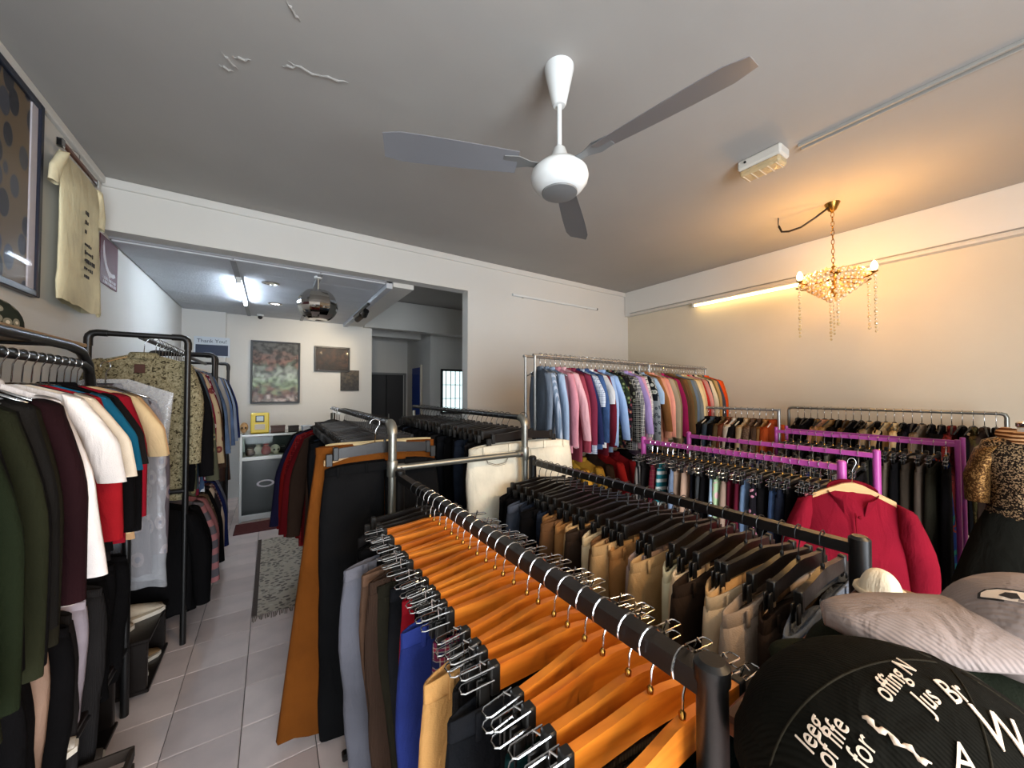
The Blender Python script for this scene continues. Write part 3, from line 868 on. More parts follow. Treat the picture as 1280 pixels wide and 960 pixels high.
# grey pipe rack of jackets -------------------------------------------------------------
GX, GZ, GY0, GY1 = 4.02, 1.475, 1.50, 2.22
g = rack_thing('short silver pipe rack of dark jackets below the long top rack', (GX, GY0, 0))
for yo in (0, GY1 - GY0):
    MB().tube([(0, yo, 0), (0, yo, GZ)], .014, 10).build('post', M['alu'], g, 'auto')
    MB().tube([(-.2, yo, .03), (.2, yo, .03)], .014, 8).build('foot', M['alu'], g, 'auto')
MB().tube([(0, -.01, GZ), (0, GY1 - GY0 + .01, GZ)], .014, 10).build('rail', M['alu'], g, 'auto')
gl = [('rust orange', fabric((150, 62, 26)), 'tan camel', ), ('tan', fabric((150, 106, 62))), ('dark brown knit', fabric((70, 52, 40), 'knit')), ('brown tweed', fabric((86, 64, 50), 'floral', (120, 100, 80), (60, 40, 30), 4)), ('beige', fabric((160, 138, 106))), ('black', BLK),
      ('off white', fabric((176, 166, 150))), ('reddish brown', fabric((96, 52, 36))), ('olive brown', fabric((82, 66, 44))), ('black', BLK), ('slate blue', fabric((62, 74, 86))), ('black', BLK)]
for k, t in enumerate(gl):
    y = 1.55 + .056 * k
    spawn('jacket', JK[k % 3], f'{t[0]} jacket {ORD[k]} from the near end of the short silver rack', 'jacket', (GX, y, GZ), rnd.uniform(-.1, .1) + .1, (1.05, .75, 1.0), 'jackets on the short silver rack', t[1])
    spawn('clothes_hanger', H_SHIRT_W, f'light hanger {ORD[k]} from the near end of the short silver rack', 'hanger', (GX, y, GZ), .1, (1, 1, 1), 'hangers on the short silver rack')

# rack along the right wall -----------------------------------------------------------------
WX, WZ, WY0, WY1 = 4.70, 1.48, .25, 1.66
g = rack_thing('long low bronze pipe rack of dark tops along the right wall', (WX, WY0, 0))
for yo in (0, WY1 - WY0):
    MB().tube([(0, yo, 0), (0, yo, WZ - .03), (0, yo + (.008 if yo == 0 else -.008), WZ - .008), (0, yo + (.03 if yo == 0 else -.03), WZ)], .014, 10).build('post', M['galv'], g, 'auto')
MB().tube([(0, .03, WZ), (0, WY1 - WY0 - .03, WZ)], .0135, 10).build('rail', M['galv'], g, 'auto')
wl = [('black', BLK), ('dark brown', DBROWN), ('olive print', fabric((60, 54, 30), 'floral', (96, 80, 50), (40, 34, 24), 2)), ('black', BLK), ('red print', fabric((110, 36, 34), 'floral', (60, 26, 24), (160, 80, 60), 2)), ('black', BLK), ('black', BLK), ('taupe', fabric((130, 112, 92))),
      ('dark navy', fabric((26, 26, 36))), ('black', BLK), ('cream', fabric((206, 184, 140))), ('cream', fabric((206, 184, 140))), ('black', BLK), ('beige', fabric((170, 150, 120))), ('speckled black', fabric((26, 24, 24), 'floral', (110, 100, 90), (150, 140, 130), 3)), ('black', BLK), ('brown', fabric((96, 70, 44))),
      ('black', BLK), ('tan', fabric((150, 116, 74))), ('peach', fabric((180, 134, 106))), ('olive tan', fabric((120, 96, 60))), ('black', BLK), ('black', BLK), ('black', BLK)]
for k, (cn, m) in enumerate(wl):
    y = .30 + .0555 * k
    spawn('blouse', SHS[k % 2], f'{cn} top {ORD[k]} from the mannequin end of the right wall rack', 'top', (WX, y, WZ), rnd.uniform(-.25, .25), (.95, .9, 1.2), 'tops on the ochre wall rack', m)
    spawn('clothes_hanger', H_SHIRT, f'thin hanger {ORD[k]} from the mannequin end of the right wall rack', 'hanger', (WX, y, WZ), rnd.uniform(-.2, .2), (1, 1, 1), 'hangers on the ochre wall rack')

# tall two-tier rack across the room --------------------------------------------------------
P1 = Vector((1.77, 2.37, 0)); P2 = Vector((4.66, 2.57, 0)); UZ = 1.945
dU = (P2 - P1); LU = dU.length; aU = math.atan2(dU.y, dU.x)
for nm, s0, s1 in (('tall silver two-tier rack of shirts in front of the white wall', 0, .56), ('tall silver two-tier rack of jackets next to the ochre wall', .565, 1.0)):
    g = thing('clothes_rack', nm, 'clothes rack', P1 + dU * s0, aU, 'tall two-tier racks')
    ln = LU * (s1 - s0)
    for xo in (0, ln):
        for yo in (-.02, .1):
            MB().tube([(xo, yo, 0), (xo, yo, UZ)], .012, 10).build('post', M['alu'], g, 'auto')
    for yo in (-.02, .1):
        MB().tube([(-.02, yo, UZ), (ln + .02, yo, UZ)], .012, 10).build('rail', M['alu'], g, 'auto')
    MB().tube([(-.02, -.02, 1.16), (ln + .02, -.02, 1.16)], .012, 10).build('lower_rail', M['alu'], g, 'auto')
FLG = fabric((40, 48, 36), 'floral', (90, 110, 70), (150, 150, 110), 1.5)
ul = [('grey blue', fabric((104, 116, 132)), 0), ('slate blue striped', fabric((110, 128, 150), 'stripe', (160, 172, 190)), 0), ('light blue', fabric((140, 160, 186)), 0), ('pink', fabric((206, 140, 154)), 0), ('light pink', fabric((216, 170, 178)), 0), ('dusty rose', fabric((140, 60, 74)), 0), ('maroon mauve', fabric((110, 40, 60)), 0), ('navy', fabric((34, 42, 80)), 0), ('white and navy', fabric((190, 198, 210), 'plaid', (60, 80, 130), None, 1.5), 1), ('denim blue', fabric((52, 74, 112), 'denim'), 0),
      ('white', fabric((206, 206, 208)), 1), ('maroon', fabric((104, 30, 44)), 0), ('sky blue', fabric((150, 176, 214)), 0), ('light blue', fabric((140, 166, 204)), 0), ('dark green floral', FLG, 1), ('black floral', fabric((24, 24, 30), 'floral', (120, 60, 70), (170, 150, 90), 1.4), 1), ('black floral', fabric((30, 28, 26), 'floral', (110, 110, 90), (60, 70, 90), 1.3), 1),
      ('black and white plaid', fabric((36, 36, 38), 'plaid', (190, 186, 176), None, 1.4), 0), ('grey plaid', fabric((120, 120, 122), 'plaid', (44, 46, 50), (200, 196, 190), 1.6), 0), ('lavender', fabric((150, 130, 176)), 0), ('mauve pink', fabric((196, 140, 160)), 0), ('white plaid', fabric((200, 196, 190), 'plaid', (40, 40, 44), None, 1.2), 0), ('black leaf print', fabric((26, 30, 34), 'floral', (190, 190, 180), (120, 130, 110), 1.0), 1),
      ('grey print', fabric((140, 146, 150), 'floral', (70, 76, 84), None, 1.4), 1), ('pale blue', fabric((150, 172, 196)), 1), ('brown', fabric((134, 88, 50)), 0), ('peach', fabric((214, 150, 120)), 0), ('salmon pink', fabric((222, 150, 130)), 0)]
for k, (cn, m, sh) in enumerate(ul):
    p = P1 + dU * (.02 + .535 * k / (len(ul) - 1))
    ps = (SHL if sh == 0 else SHS)[k % (3 if sh == 0 else 2)]
    if sh == 1 and k % 2: ps = SHL[k % 3]
    spawn('shirt', ps, f'{cn} shirt {ORD[k]} from the left end of the tall rack', 'shirt', (p.x, p.y - .02, UZ), aU + PI / 2 + rnd.uniform(-.1, .1) - (.12 if k > 2 else .5 - .1 * k), (1.0, .85, rnd.uniform(.92, 1.02)), 'shirts on the tall rack', m)
    spawn('clothes_hanger', H_CHROME, f'chrome hanger {ORD[k]} from the left end of the tall rack', 'hanger', (p.x, p.y - .02, UZ), aU + PI / 2, (1, 1, 1), 'chrome hangers on the tall rack')
uj = [('cream edged khaki', fabric((150, 136, 112))), ('khaki', fabric((128, 112, 84))), ('magenta', fabric((150, 30, 78))), ('dark brown', fabric((74, 50, 34))), ('brown corduroy', fabric((96, 66, 40), 'cord')), ('brown', fabric((110, 80, 50))), ('olive brown', fabric((96, 84, 58))), ('slate blue', fabric((92, 106, 120))), ('grey', fabric((120, 122, 118))), ('cream tan', fabric((200, 176, 132))),
      ('sand', fabric((190, 168, 128))), ('red', fabric((160, 40, 34))), ('dusty pink', fabric((190, 130, 120))), ('dark navy', fabric((36, 36, 48))), ('cream', fabric((206, 190, 160))), ('olive', fabric((104, 92, 56))), ('tan', fabric((160, 130, 84))), ('slate', fabric((70, 72, 80))), ('orange red', fabric((206, 70, 24))), ('burnt orange', fabric((196, 84, 30)))]
for k, (cn, m) in enumerate(uj):
    p = P1 + dU * (.578 + .405 * k / (len(uj) - 1))
    spawn('jacket', JK[k % 3], f'{cn} jacket {ORD[k]} from the middle post of the tall rack', 'jacket', (p.x, p.y - .02, UZ), aU + PI / 2 + rnd.uniform(-.08, .08) - .05, (1.0, .72, rnd.uniform(.95, 1.05)), 'jackets on the tall rack', m)
    spawn('clothes_hanger', H_CHROME if k > 3 else H_SHIRT, f'{"chrome" if k > 3 else "black"} hanger {ORD[k]} from the middle post of the tall rack', 'hanger', (p.x, p.y - .02, UZ), aU + PI / 2, (1, 1, 1), 'hangers beyond the middle post of the tall rack')
lo = [('black', BLK), ('black', BLK), ('mustard yellow', fabric((186, 140, 50))), ('mustard', fabric((160, 120, 44))), ('dark brown', DBROWN), ('red', fabric((150, 34, 36))), ('dark red', fabric((120, 26, 34))), ('black', BLK), ('plum grey', fabric((80, 66, 80))), ('grey plum', fabric((92, 80, 92))), ('black', BLK), ('dark navy', fabric((26, 28, 44))), ('charcoal', CHAR), ('black', BLK), ('brown stripe', fabric((40, 32, 30), 'stripe', (90, 76, 66))), ('black', BLK), ('black', BLK), ('dark grey', fabric((50, 50, 52)))]
for k, (cn, m) in enumerate(lo):
    p = P1 + dU * (.02 + .92 * k / (len(lo) - 1))
    spawn('jacket', JK[k % 3], f'{cn} jacket {ORD[k]} from the left on the lower rail of the tall rack', 'jacket', (p.x, p.y - .02, 1.17), aU + PI / 2 + rnd.uniform(-.1, .1), (1.0, .9, 1.0), 'jackets on the lower rail', m)

# left wall: near rack ---------------------------------------------------------------------------
LX, LZ = -.775, 1.785
g = rack_thing('black tube rack with curved end and chrome hangers along the left wall', (LX, .6, 0))
MB().tube([(0, 0, LZ), (0, 2.05, LZ), (0, 2.11, LZ - .015), (0, 2.15, LZ - .06), (0, 2.155, LZ - .13), (0, 2.13, LZ - .2)], .018, 12).build('rail', M['black'], g, 'auto')
MB().tube([(0, 0, LZ + .075), (0, 1.9, LZ + .075), (0, 2.03, LZ + .06), (0, 2.12, LZ - .0), (0, 2.155, LZ - .1)], .02, 12).build('top_tube', M['black'], g, 'auto')
MB().tube([(.17, 2.06, 0), (.165, 2.06, .9), (.1, 2.1, 1.4), (0, 2.14, LZ - .15)], .017, 12).build('leg', M['black'], g, 'auto')
MB().tube([(-.2, 2.06, 0), (-.19, 2.06, .9), (-.1, 2.1, 1.4), (0, 2.14, LZ - .15)], .017, 12).build('leg', M['black'], g, 'auto')
MB().tube([(0, 0, .92), (0, 2.08, .92)], .014, 10).build('lower_rail', M['black'], g, 'auto')
MB().tube([(.17, 2.06, .92), (-.19, 2.06, .92)], .012, 10).build('crossbar', M['black'], g, 'auto')
MB().tube([(.17, 0, .34), (.17, 2.06, .34)], .012, 10).tube([(-.19, 0, .34), (-.19, 2.06, .34)], .012, 10).build('shelf_bar', M['black'], g, 'auto')
DG = fabric((24, 30, 18)); DG2 = fabric((32, 34, 22))
ll = [('dark green', DG, 0), ('black green', DG2, 1), ('dark green', DG, 1), ('black', BLK, 0), ('forest black', DG2, 0), ('black', BLK, 1), ('dark green', DG, 0), ('black', BLK, 1), ('rust trimmed black', DG2, 0), ('black', BLK, 0), ('white collared black', fabric((28, 27, 26)), 1), ('dark olive', DOLIVE, 0), ('maroon black', fabric((32, 15, 18)), 1),
      ('white', fabric((214, 206, 202)), 0), ('white', fabric((222, 214, 208)), 2), ('off white', fabric((206, 192, 172)), 2), ('navy', fabric((36, 38, 52)), 2), ('red', fabric((160, 28, 36)), 1), ('teal blue', fabric((26, 98, 130)), 2), ('black', BLK, 1), ('cream trimmed black', fabric((26, 24, 24)), 2), ('black', BLK, 0), ('crimson', fabric((150, 24, 40)), 1), ('beige', fabric((206, 180, 138)), 2), ('tan', fabric((200, 160, 118)), 2)]
L1Y = lambda k: 1.02 + .0655 * k
for k, (cn, m, sh) in enumerate(ll):
    y = L1Y(k)
    ps = TEE[k % 2] if sh == 2 else (SWT[k % 2] if sh == 1 else SHL[k % 3])
    sx = (1.02 if k < 13 else 1.0) * rnd.uniform(.96, 1.04)
    nm = {0: ('shirt', 'shirt'), 1: ('sweatshirt', 'sweatshirt'), 2: ('tee_shirt', 'tee shirt')}[sh]
    spawn(nm[0], ps, f'{cn} {nm[1]} {ORD[24 - k]} from the curved end of the left wall rack', 'shirt', (LX + .0, y, LZ), -.35 + rnd.uniform(-.08, .08), (sx, .95, 1.0 + (.12 if k < 13 else 0)), 'shirts on the left wall rack', m)
    spawn('clothes_hanger', H_CHROME, f'chrome hanger {ORD[24 - k]} from the curved end of the left wall rack', 'hanger', (LX, y, LZ), -.35, (1, 1, 1), 'chrome hangers on the left wall rack')
lt = [('black', BLK), ('black green', DG2), ('dark green', DG), ('black', BLK), ('black', BLK), ('black', BLK), ('pale pinkish', fabric((150, 124, 108))), ('black', BLK), ('charcoal', CHAR), ('white lilac', fabric((170, 160, 170))), ('charcoal', CHAR), ('black', BLK), ('black', BLK), ('black', BLK)]
for k, (cn, m) in enumerate(lt):
    y = 1.25 + .1 * k
    spawn('trousers', TRN[k % 3], f'{cn} trousers {ORD[13 - k]} from the curved end on the lower left rail', 'trousers', (LX, y, .94), -.2, (1.2, 1.3, .78 if k < 11 else .62), 'trousers on the lower left rail', m)
# clear plastic garment bag at the end
bagm = bake(shirt_parts(seed=81, L=1.12, W=.29, Tk=.06, sleeve=0, collar=False, fold=.02, flare=.02))
spawn('garment_bag', [(n if n != 'body' else 'cover', me, m) for n, me, m in bagm], 'crinkled clear plastic garment bag at the end of the left rack', 'garment bag', (LX + .05, 2.79, LZ + .05), -.3, (1.0, .9, 1.0), None, M['plastic'])
spawn('jacket', JK[1], 'grey brown jacket inside the clear plastic garment bag', 'jacket', (LX + .05, 2.79, LZ + .03), -.3, (.92, .5, 1.3), None, fabric((74, 66, 70), 'floral', (110, 96, 96), (60, 56, 76), .7))
spawn('clothes_hanger', H_CHROME, 'chrome hanger of the clear plastic garment bag', 'hanger', (LX + .05, 2.76, LZ), -.3, (1, 1, 1))
# board shelf with cap
sh = thing('wall_shelf', 'narrow wooden board shelf above the chrome hangers on the left wall', 'shelf', (-.93, 1.7, 1.885))
MB().box((0, 0, 0), (.28, 2.1, .018), .003).build('board', M['shelfwood'], sh)
for y in (-.9, 0, .9): MB().box((-.13, y, -.06), (.02, .03, .1), .003).box((-.02, y, -.016), (.22, .03, .014), .003).build('bracket', M['black'], sh)


# caps --------------------------------------------------------------------------------------------
def cap_parts(mat, L=.10, Wd=.085, H=.105, brim=.085):
    cr = MB(); n = 24; rings = []
    for i in range(9):
        t = PI / 2 * i / 8
        k = math.cos(t) ** .8 if i < 8 else .02
        rings.append([(L * k * math.cos(2 * PI * j / n), Wd * k * math.sin(2 * PI * j / n), H * math.sin(t) ** .9) for j in range(n)])
    cr.loft(rings, False, True)
    br = MB(); top = []; bot = []
    for i in range(5):
        u = i / 4; row = []
        for j in range(15):
            a = -PI / 2 * .95 + PI * .95 * j / 14
            r = 1 + (brim / L) * u * math.cos(a) ** .6 if math.cos(a) > 0 else 1
            row.append((L * r * math.cos(a) * (.98), Wd * (1 + .05 * u) * math.sin(a), .004 - .012 * u * u - .02 * u * math.sin(a) ** 2))
        top.append(row)
    br.loft(top, closed=False)
    br.loft([[(x, y, z - .005) for x, y, z in r] for r in reversed(top)], closed=False)
    edge = [top[-1], [(x, y, z - .005) for x, y, z in top[-1]]]
    br.loft(edge, closed=False)
    bt = MB().lathe([(.006, H - .002), (.007, H + .003), (.002, H + .006)], n=10)
    return [('crown', cr.mesh('crown', mat, True), None), ('brim', br.mesh('brim', mat, True), None), ('button', bt.mesh('button', mat, True), None)]


capf = fabric((40, 44, 36), 'floral', (120, 116, 100), (190, 180, 160), 1.3)
CP = cap_parts(capf, L=.13, Wd=.11, H=.12, brim=.12)
spawn('cap', CP, 'dark cap with pale grey dotted print on the wooden board shelf', 'cap', (-.93, 2.24, 1.897), PI / 2 - .1, (1, 1, 1), None, capf, {'brim': fabric((26, 28, 26))})
mb = MB().ball((0, 0, 0), (.03, .02, .03), 10, 6)
spawn('cap', CP, 'plain black cap nearer the camera on the wooden board shelf', 'cap', (-.94, 1.92, 1.897), PI / 2, (1.05, 1.05, 1.2), None, BLK)

# left wall: second and third racks, tall black pipe frames --------------------------------------------
SX0, SX1 = -.915, -.465


def pipe_frame(label, ya, yb, z=2.005, xr=-.69):
    g = rack_thing(label, (xr, ya, 0), 'tall black pipe racks')
    for yo in (0, yb - ya):
        for x in (SX0 - xr, SX1 - xr):
            MB().tube([(x, yo, 0), (x, yo, z - .03)], .0165, 12).build('post', M['black'], g, 'auto')
            s = 1 if x > 0 else -1
            MB().tube([(x, yo, z - .08)] + [(x - s * (.035 - .035 * math.cos(t)), yo, z - .035 + .035 * math.sin(t)) for t in (0, .5, 1, PI / 2)] + [(x - s * .08, yo, z)], .0205, 12).build('elbow', M['black'], g, 'auto')
        MB().tube([(SX0 - xr + .04, yo, z), (SX1 - xr - .04, yo, z)], .0165, 12).build('crossbar', M['black'], g, 'auto')
    MB().tube([(0, 0, z - .01), (0, yb - ya, z - .01)], .0165, 12).build('rail', M['black'], g, 'auto')
    MB().tube([(0, 0, 1.0), (0, yb - ya, 1.0)], .0155, 12).build('lower_rail', M['black'], g, 'auto')
    MB().tube([(SX0 - xr, 0, 1.0), (SX1 - xr, 0, 1.0)], .0155, 12).build('lower_crossbar', M['black'], g, 'auto')
    return g


pipe_frame('tall black pipe rack with the camouflage jacket at its near end', 3.2, 4.52)
pipe_frame('farther tall black pipe rack of shirts toward the rear room', 4.68, 5.9)
CAMO = fabric((124, 116, 90), 'camo', (58, 52, 38), (146, 138, 112), 2.4)
cj = spawn('jacket', bake(shirt_parts(seed=91, L=.95, W=.235, Tk=.06, sleeve=.62, spread=.02, slope=.3)), 'green and tan camouflage jacket hung facing front on the black pipe rack', 'jacket', (-.69, 3.27, 1.995), -.06, (1, 1, 1), None, CAMO)
MB().box((.0, -.067, -.20), (.05, .006, .055), .002).build('chest_patch', simple('brown_patch', (70, 40, 30), .8), cj)
MB().box((-.01, -.072, -.38), (.025, .004, .045), .001).build('white_tag', M['signwhite'], cj)
spawn('clothes_hanger', H_PALE, 'hanger of the camouflage jacket on the black pipe rack', 'hanger', (-.69, 3.27, 1.995), 0, (1, 1, 1))
s2 = [('dark', BLK), ('olive print', fabric((70, 70, 56), 'floral', (120, 110, 80), (50, 56, 60), 1.2)), ('slate', fabric((60, 72, 84))), ('burgundy floral', fabric((110, 30, 50), 'floral', (190, 170, 170), (220, 200, 200), 1.6)), ('cream print', fabric((190, 172, 140), 'floral', (120, 60, 60), (160, 120, 90), 1)), ('blue print', fabric((60, 80, 110), 'floral', (190, 196, 206), (40, 60, 90), 1.3)), ('burgundy floral', fabric((104, 24, 46), 'floral', (190, 160, 170), None, 1.4)), ('dark brown', DBROWN), ('grey', fabric((110, 110, 112))), ('black', BLK), ('denim', fabric((80, 100, 130), 'denim')), ('taupe', fabric((130, 116, 100)))]
for k, (cn, m) in enumerate(s2):
    y = 3.40 + .092 * k
    spawn('shirt', SHL[k % 3], f'{cn} shirt {ORD[k]} behind the camouflage jacket', 'shirt', (-.66, y, 1.995), rnd.uniform(-.1, .1) - .15, (1.02, 1.1, 1.25 + .1 * (k % 2)), 'shirts behind the camouflage jacket', m)
    spawn('clothes_hanger', H_SHIRT_W, f'white hanger {ORD[k]} behind the camouflage jacket', 'hanger', (-.66, y, 1.995), -.15, (1, 1, 1), 'hangers behind the camouflage jacket')
s3 = [('light grey', fabric((150, 150, 148))), ('blue denim', fabric((90, 116, 160), 'denim')), ('grey', fabric((120, 116, 110))), ('black', BLK), ('pale denim', fabric((140, 156, 180))), ('dark grey', fabric((60, 60, 62))), ('black', BLK), ('navy', NAVY)]
for k, (cn, m) in enumerate(s3):
    y = 4.78 + .13 * k
    spawn('shirt', SHL[k % 3], f'{cn} shirt {ORD[k]} on the farther black pipe rack', 'shirt', (-.66, y, 1.995), rnd.uniform(-.1, .1), (1.0, 1.2, 1.25), 'shirts on the farther black pipe rack', m)
low = [('black long', BLK), ('black', BLK), ('grey and pink', fabric((96, 90, 94), 'hstripe', (170, 110, 110), None, .5)), ('dusty rose', fabric((150, 96, 96))), ('brown print', fabric((90, 72, 56), 'floral', (130, 110, 90), (60, 44, 40), 1)), ('black', BLK), ('cream striped', fabric((40, 36, 40), 'stripe', (190, 170, 150), None, .3)), ('rosy plaid', fabric((110, 70, 76), 'plaid', (50, 40, 50), (170, 150, 140), 1.5)), ('navy', NAVY), ('grey', GREYF)]
for k, (cn, m) in enumerate(low):
    y = 3.27 + .125 * k
    spawn('coat' if k == 0 else 'jacket', JK[k % 3], f'{cn} {"coat" if k == 0 else "jacket"} {ORD[k]} on the lower rail under the camouflage jacket', 'jacket', (-.66, y, 1.0), rnd.uniform(-.1, .1) - .1, (1.05, 1.3, .98), 'jackets on the lower rail of the black pipe rack', m)


# shoes and clutter under the left rack
def shoe_parts():
    n = 14; up = MB(); rings = []
    for i in range(9):
        u = i / 8; x = -.13 + .26 * u
        w_ = .036 + .012 * math.sin(u * PI) - .012 * max(0, u - .75) * 4 * .5
        h = .085 - .045 * u if u < .55 else .06 - .045 * (u - .55) / .45
        ring = []
        for j in range(n):
            a = 2 * PI * j / n
            ring.append((x, w_ * math.cos(a), .018 + max(0, h * (.5 + .5 * math.sin(a)))))
        rings.append(ring)
    up.loft(rings, True, True)
    so = MB(); rings = [[(-.137 + .274 * i / 10, s * (.04 + .012 * math.sin(i / 10 * PI) - (.02 if i in (0, 10) else 0)), z) for s, z in ((-1, 0), (1, 0), (1, .02), (-1, .02))] for i in range(11)]
    so.loft(rings, True, True)
    la = MB()
    for k in range(4): la.tube([(-.02 + .025 * k, -.03, .066 - .006 * k), (-.02 + .025 * k, 0, .085 - .008 * k), (-.015 + .025 * k, .03, .066 - .006 * k)], .003, 5)
    return [('upper', up.mesh('upper', M['black'], True), None), ('sole', so.mesh('sole', M['sole'], 'auto'), M['sole']), ('laces', la.mesh('laces', M['sole'], True), M['sole'])]


SHOE = shoe_parts()
sb = thing('shoe_shelf', 'low dark shoe shelf under the left wall clothes', 'shelf', (-.82, 1.6, 0))
MB().box((0, 0, .36), (.44, 1.9, .02), .004).build('top_board', M['blackwood'], sb)
MB().box((0, 0, .05), (.44, 1.9, .02), .004).build('bottom_board', M['blackwood'], sb)
for y in (-.93, .93): MB().box((0, y, .2), (.42, .03, .32), .004).build('side_board', M['blackwood'], sb)
sb2 = thing('shoe_bench', 'low dark shoe bench between the two left racks', 'shelf', (-.74, 2.95, 0))
MB().box((0, 0, .315), (.42, .44, .02), .004).build('top_board', M['blackwood'], sb2)
MB().box((0, 0, .05), (.42, .44, .02), .004).build('bottom_board', M['blackwood'], sb2)
for y in (-.2, .2): MB().box((0, y, .18), (.40, .025, .25), .004).build('side_board', M['blackwood'], sb2)
for lab, x, y, z, rz, m, sc in (('pale canvas shoe on the bench under the white shirts', -.67, 3.0, .325, .45, fabric((190, 176, 156)), 1.1), ('beige canvas shoe farther inside beside the pale shoe', -.76, 2.84, .325, .5, fabric((176, 160, 140)), 1.05), ('white shoe on the shelf nearer the camera', -.70, 1.95, .37, .2, fabric((196, 188, 176)), 1.0),
                                ('grey shoe on the lower board below the pale canvas shoe', -.72, 2.3, .06, .2, fabric((90, 84, 80)), 1.0), ('red and white trainer on the lower bench board', -.68, 2.84, .06, .3, fabric((150, 40, 36)), .9), ('tan shoe on the lower bench board near the black pipe post', -.66, 3.0, .06, .6, fabric((150, 120, 84)), .95)):
    spawn('shoe', SHOE, lab, 'shoe', (x, y, z), rz, (sc, sc, sc), 'shoes under the left rack', m)
M['crate'] = simple('crate_wood', (46, 34, 24), .7)
cr = thing('storage_crate', 'dark slatted crate on the floor in the bottom left corner', 'crate', (-.62, 1.95, 0))
for z in (.04, .11, .18):
    for s in (-1, 1):
        MB().box((0, s * .17, z), (.34, .014, .045), .003).build('slat', M['crate'], cr)
        MB().box((s * .165, 0, z), (.014, .32, .045), .003).build('slat', M['crate'], cr)
for k in range(7): MB().box((-.14 + .047 * k, 0, .012), (.03, .33, .012), .002).build('slat', M['crate'], cr)

# ------------------------------------------------------------------ things on the left wall
pf = thing('picture_frame', 'large framed blue grey and brown leaf print high on the left wall', 'picture', (XL + .002, 2.55, 2.69))
PH, PW = 1.06, 1.06


def art(name, cols, scale, kind='leaf'):
    m, nt, b = new_mat(name); N = nt.nodes; L = nt.links
    tc = N.new('ShaderNodeTexCoord'); n = N.new('ShaderNodeTexVoronoi'); n.inputs['Scale'].default_value = scale
    mp = N.new('ShaderNodeMapping'); mp.inputs['Scale'].default_value = (1, 1.2, .8); mp.inputs['Rotation'].default_value = (.6, .3, .2)
    L.new(tc.outputs['Object'], mp.inputs[0]); L.new(mp.outputs[0], n.inputs['Vector'])
    r = N.new('ShaderNodeValToRGB'); e = r.color_ramp.elements
    e[0].position = .0; e[0].color = lin(cols[1]); e[1].position = .47; e[1].color = lin(cols[0]); x = e.new(.40); x.color = lin(cols[1])
    L.new(n.outputs['Distance'], r.inputs[0])
    r2 = N.new('ShaderNodeValToRGB'); e = r2.color_ramp.elements
    e[0].position = .2; e[0].color = lin(cols[2]); e[1].position = .8; e[1].color = lin(cols[3]); r2.color_ramp.interpolation = 'CONSTANT'; x = e.new(.5); x.color = lin(cols[1])
    L.new(n.outputs['Color'], r2.inputs[0])
    mx = N.new('ShaderNodeMix'); mx.data_type = 'RGBA'
    gt = N.new('ShaderNodeMath'); gt.operation = 'LESS_THAN'; gt.inputs[1].default_value = .42; L.new(n.outputs['Distance'], gt.inputs[0])
    L.new(gt.outputs[0], mx.inputs[0]); L.new(r.outputs[0], mx.inputs[6]); L.new(r2.outputs[0], mx.inputs[7]); L.new(mx.outputs[2], b.inputs['Base Color'])
    b.inputs['Roughness'].default_value = .5
    return m


artm = art('leaf_print', ((118, 100, 76), (72, 76, 88), (46, 48, 58), (88, 76, 86)), 8)
MB().box((.012, -.03, 0), (.014, PW - .14, PH - .07)).build('print', artm, pf)
MB().box((.014, PW / 2 - .065, 0), (.02, .06, PH - .06), .001).build('mat_strip', M['printwhite'], pf)
MB().box((.026, 0, 0), (.004, PW - .06, PH - .06)).build('glazing', M['glazing'], pf)
for s in (-1, 1):
    MB().box((.018, s * (PW / 2 - .0175), 0), (.036, .035, PH), .004).build('frame_rail', M['navyframe'], pf)
    MB().box((.018, 0, s * (PH / 2 - .0175)), (.036, PW - .07, .035), .004).build('frame_rail', M['navyframe'], pf)
# cream tee shirt hung on the wall
TS = bake(shirt_parts(seed=95, L=.88, W=.285, Tk=.028, sleeve=.17, spread=.07, collar=False, slope=.1, neck=-.1, fold=.02))
crm = fabric((230, 218, 182))
ts = spawn('tee_shirt', TS, 'cream tee shirt with dark lettering hung flat on the left wall', 'shirt', (XL + .07, 3.44, 3.16), PI / 2, (1.05, .9, 1), None, crm)
tk = MB()
r_ = random.Random(5)
for row, (z0, n) in enumerate(((-.38, 2), (-.44, 2), (-.50, 1), (-.58, 4), (-.63, 5), (-.68, 6), (-.73, 5), (-.78, 3))):
    for k in range(n):
        tk.box((-.05 + .026 * k, -.045, z0), (.016 + r_.uniform(-.006, .004), .004, .022 + r_.uniform(-.01, .006)), .001)
tk.build('faded_print', M['darkthread'], ts)
th = thing('clothes_hanger', 'brown wooden bar hanger with silver end clips on the left wall', 'hanger', (XL + .06, 3.44, 3.11), PI / 2)
MB().tube([(-.24, 0, 0), (.24, 0, 0)], .013, 10).build('bar', M['brownwood'], th, 'auto')
for s in (-1, 1): MB().box((s * .25, 0, -.012), (.03, .03, .05), .004).build('clip', M['chrome'], th)
MB().tube([(0, 0, 0), (0, .0, .05), (.015, .02, .07), (0, .04, .08)], .0025, 6).build('hook', M['chrome'], th, True)
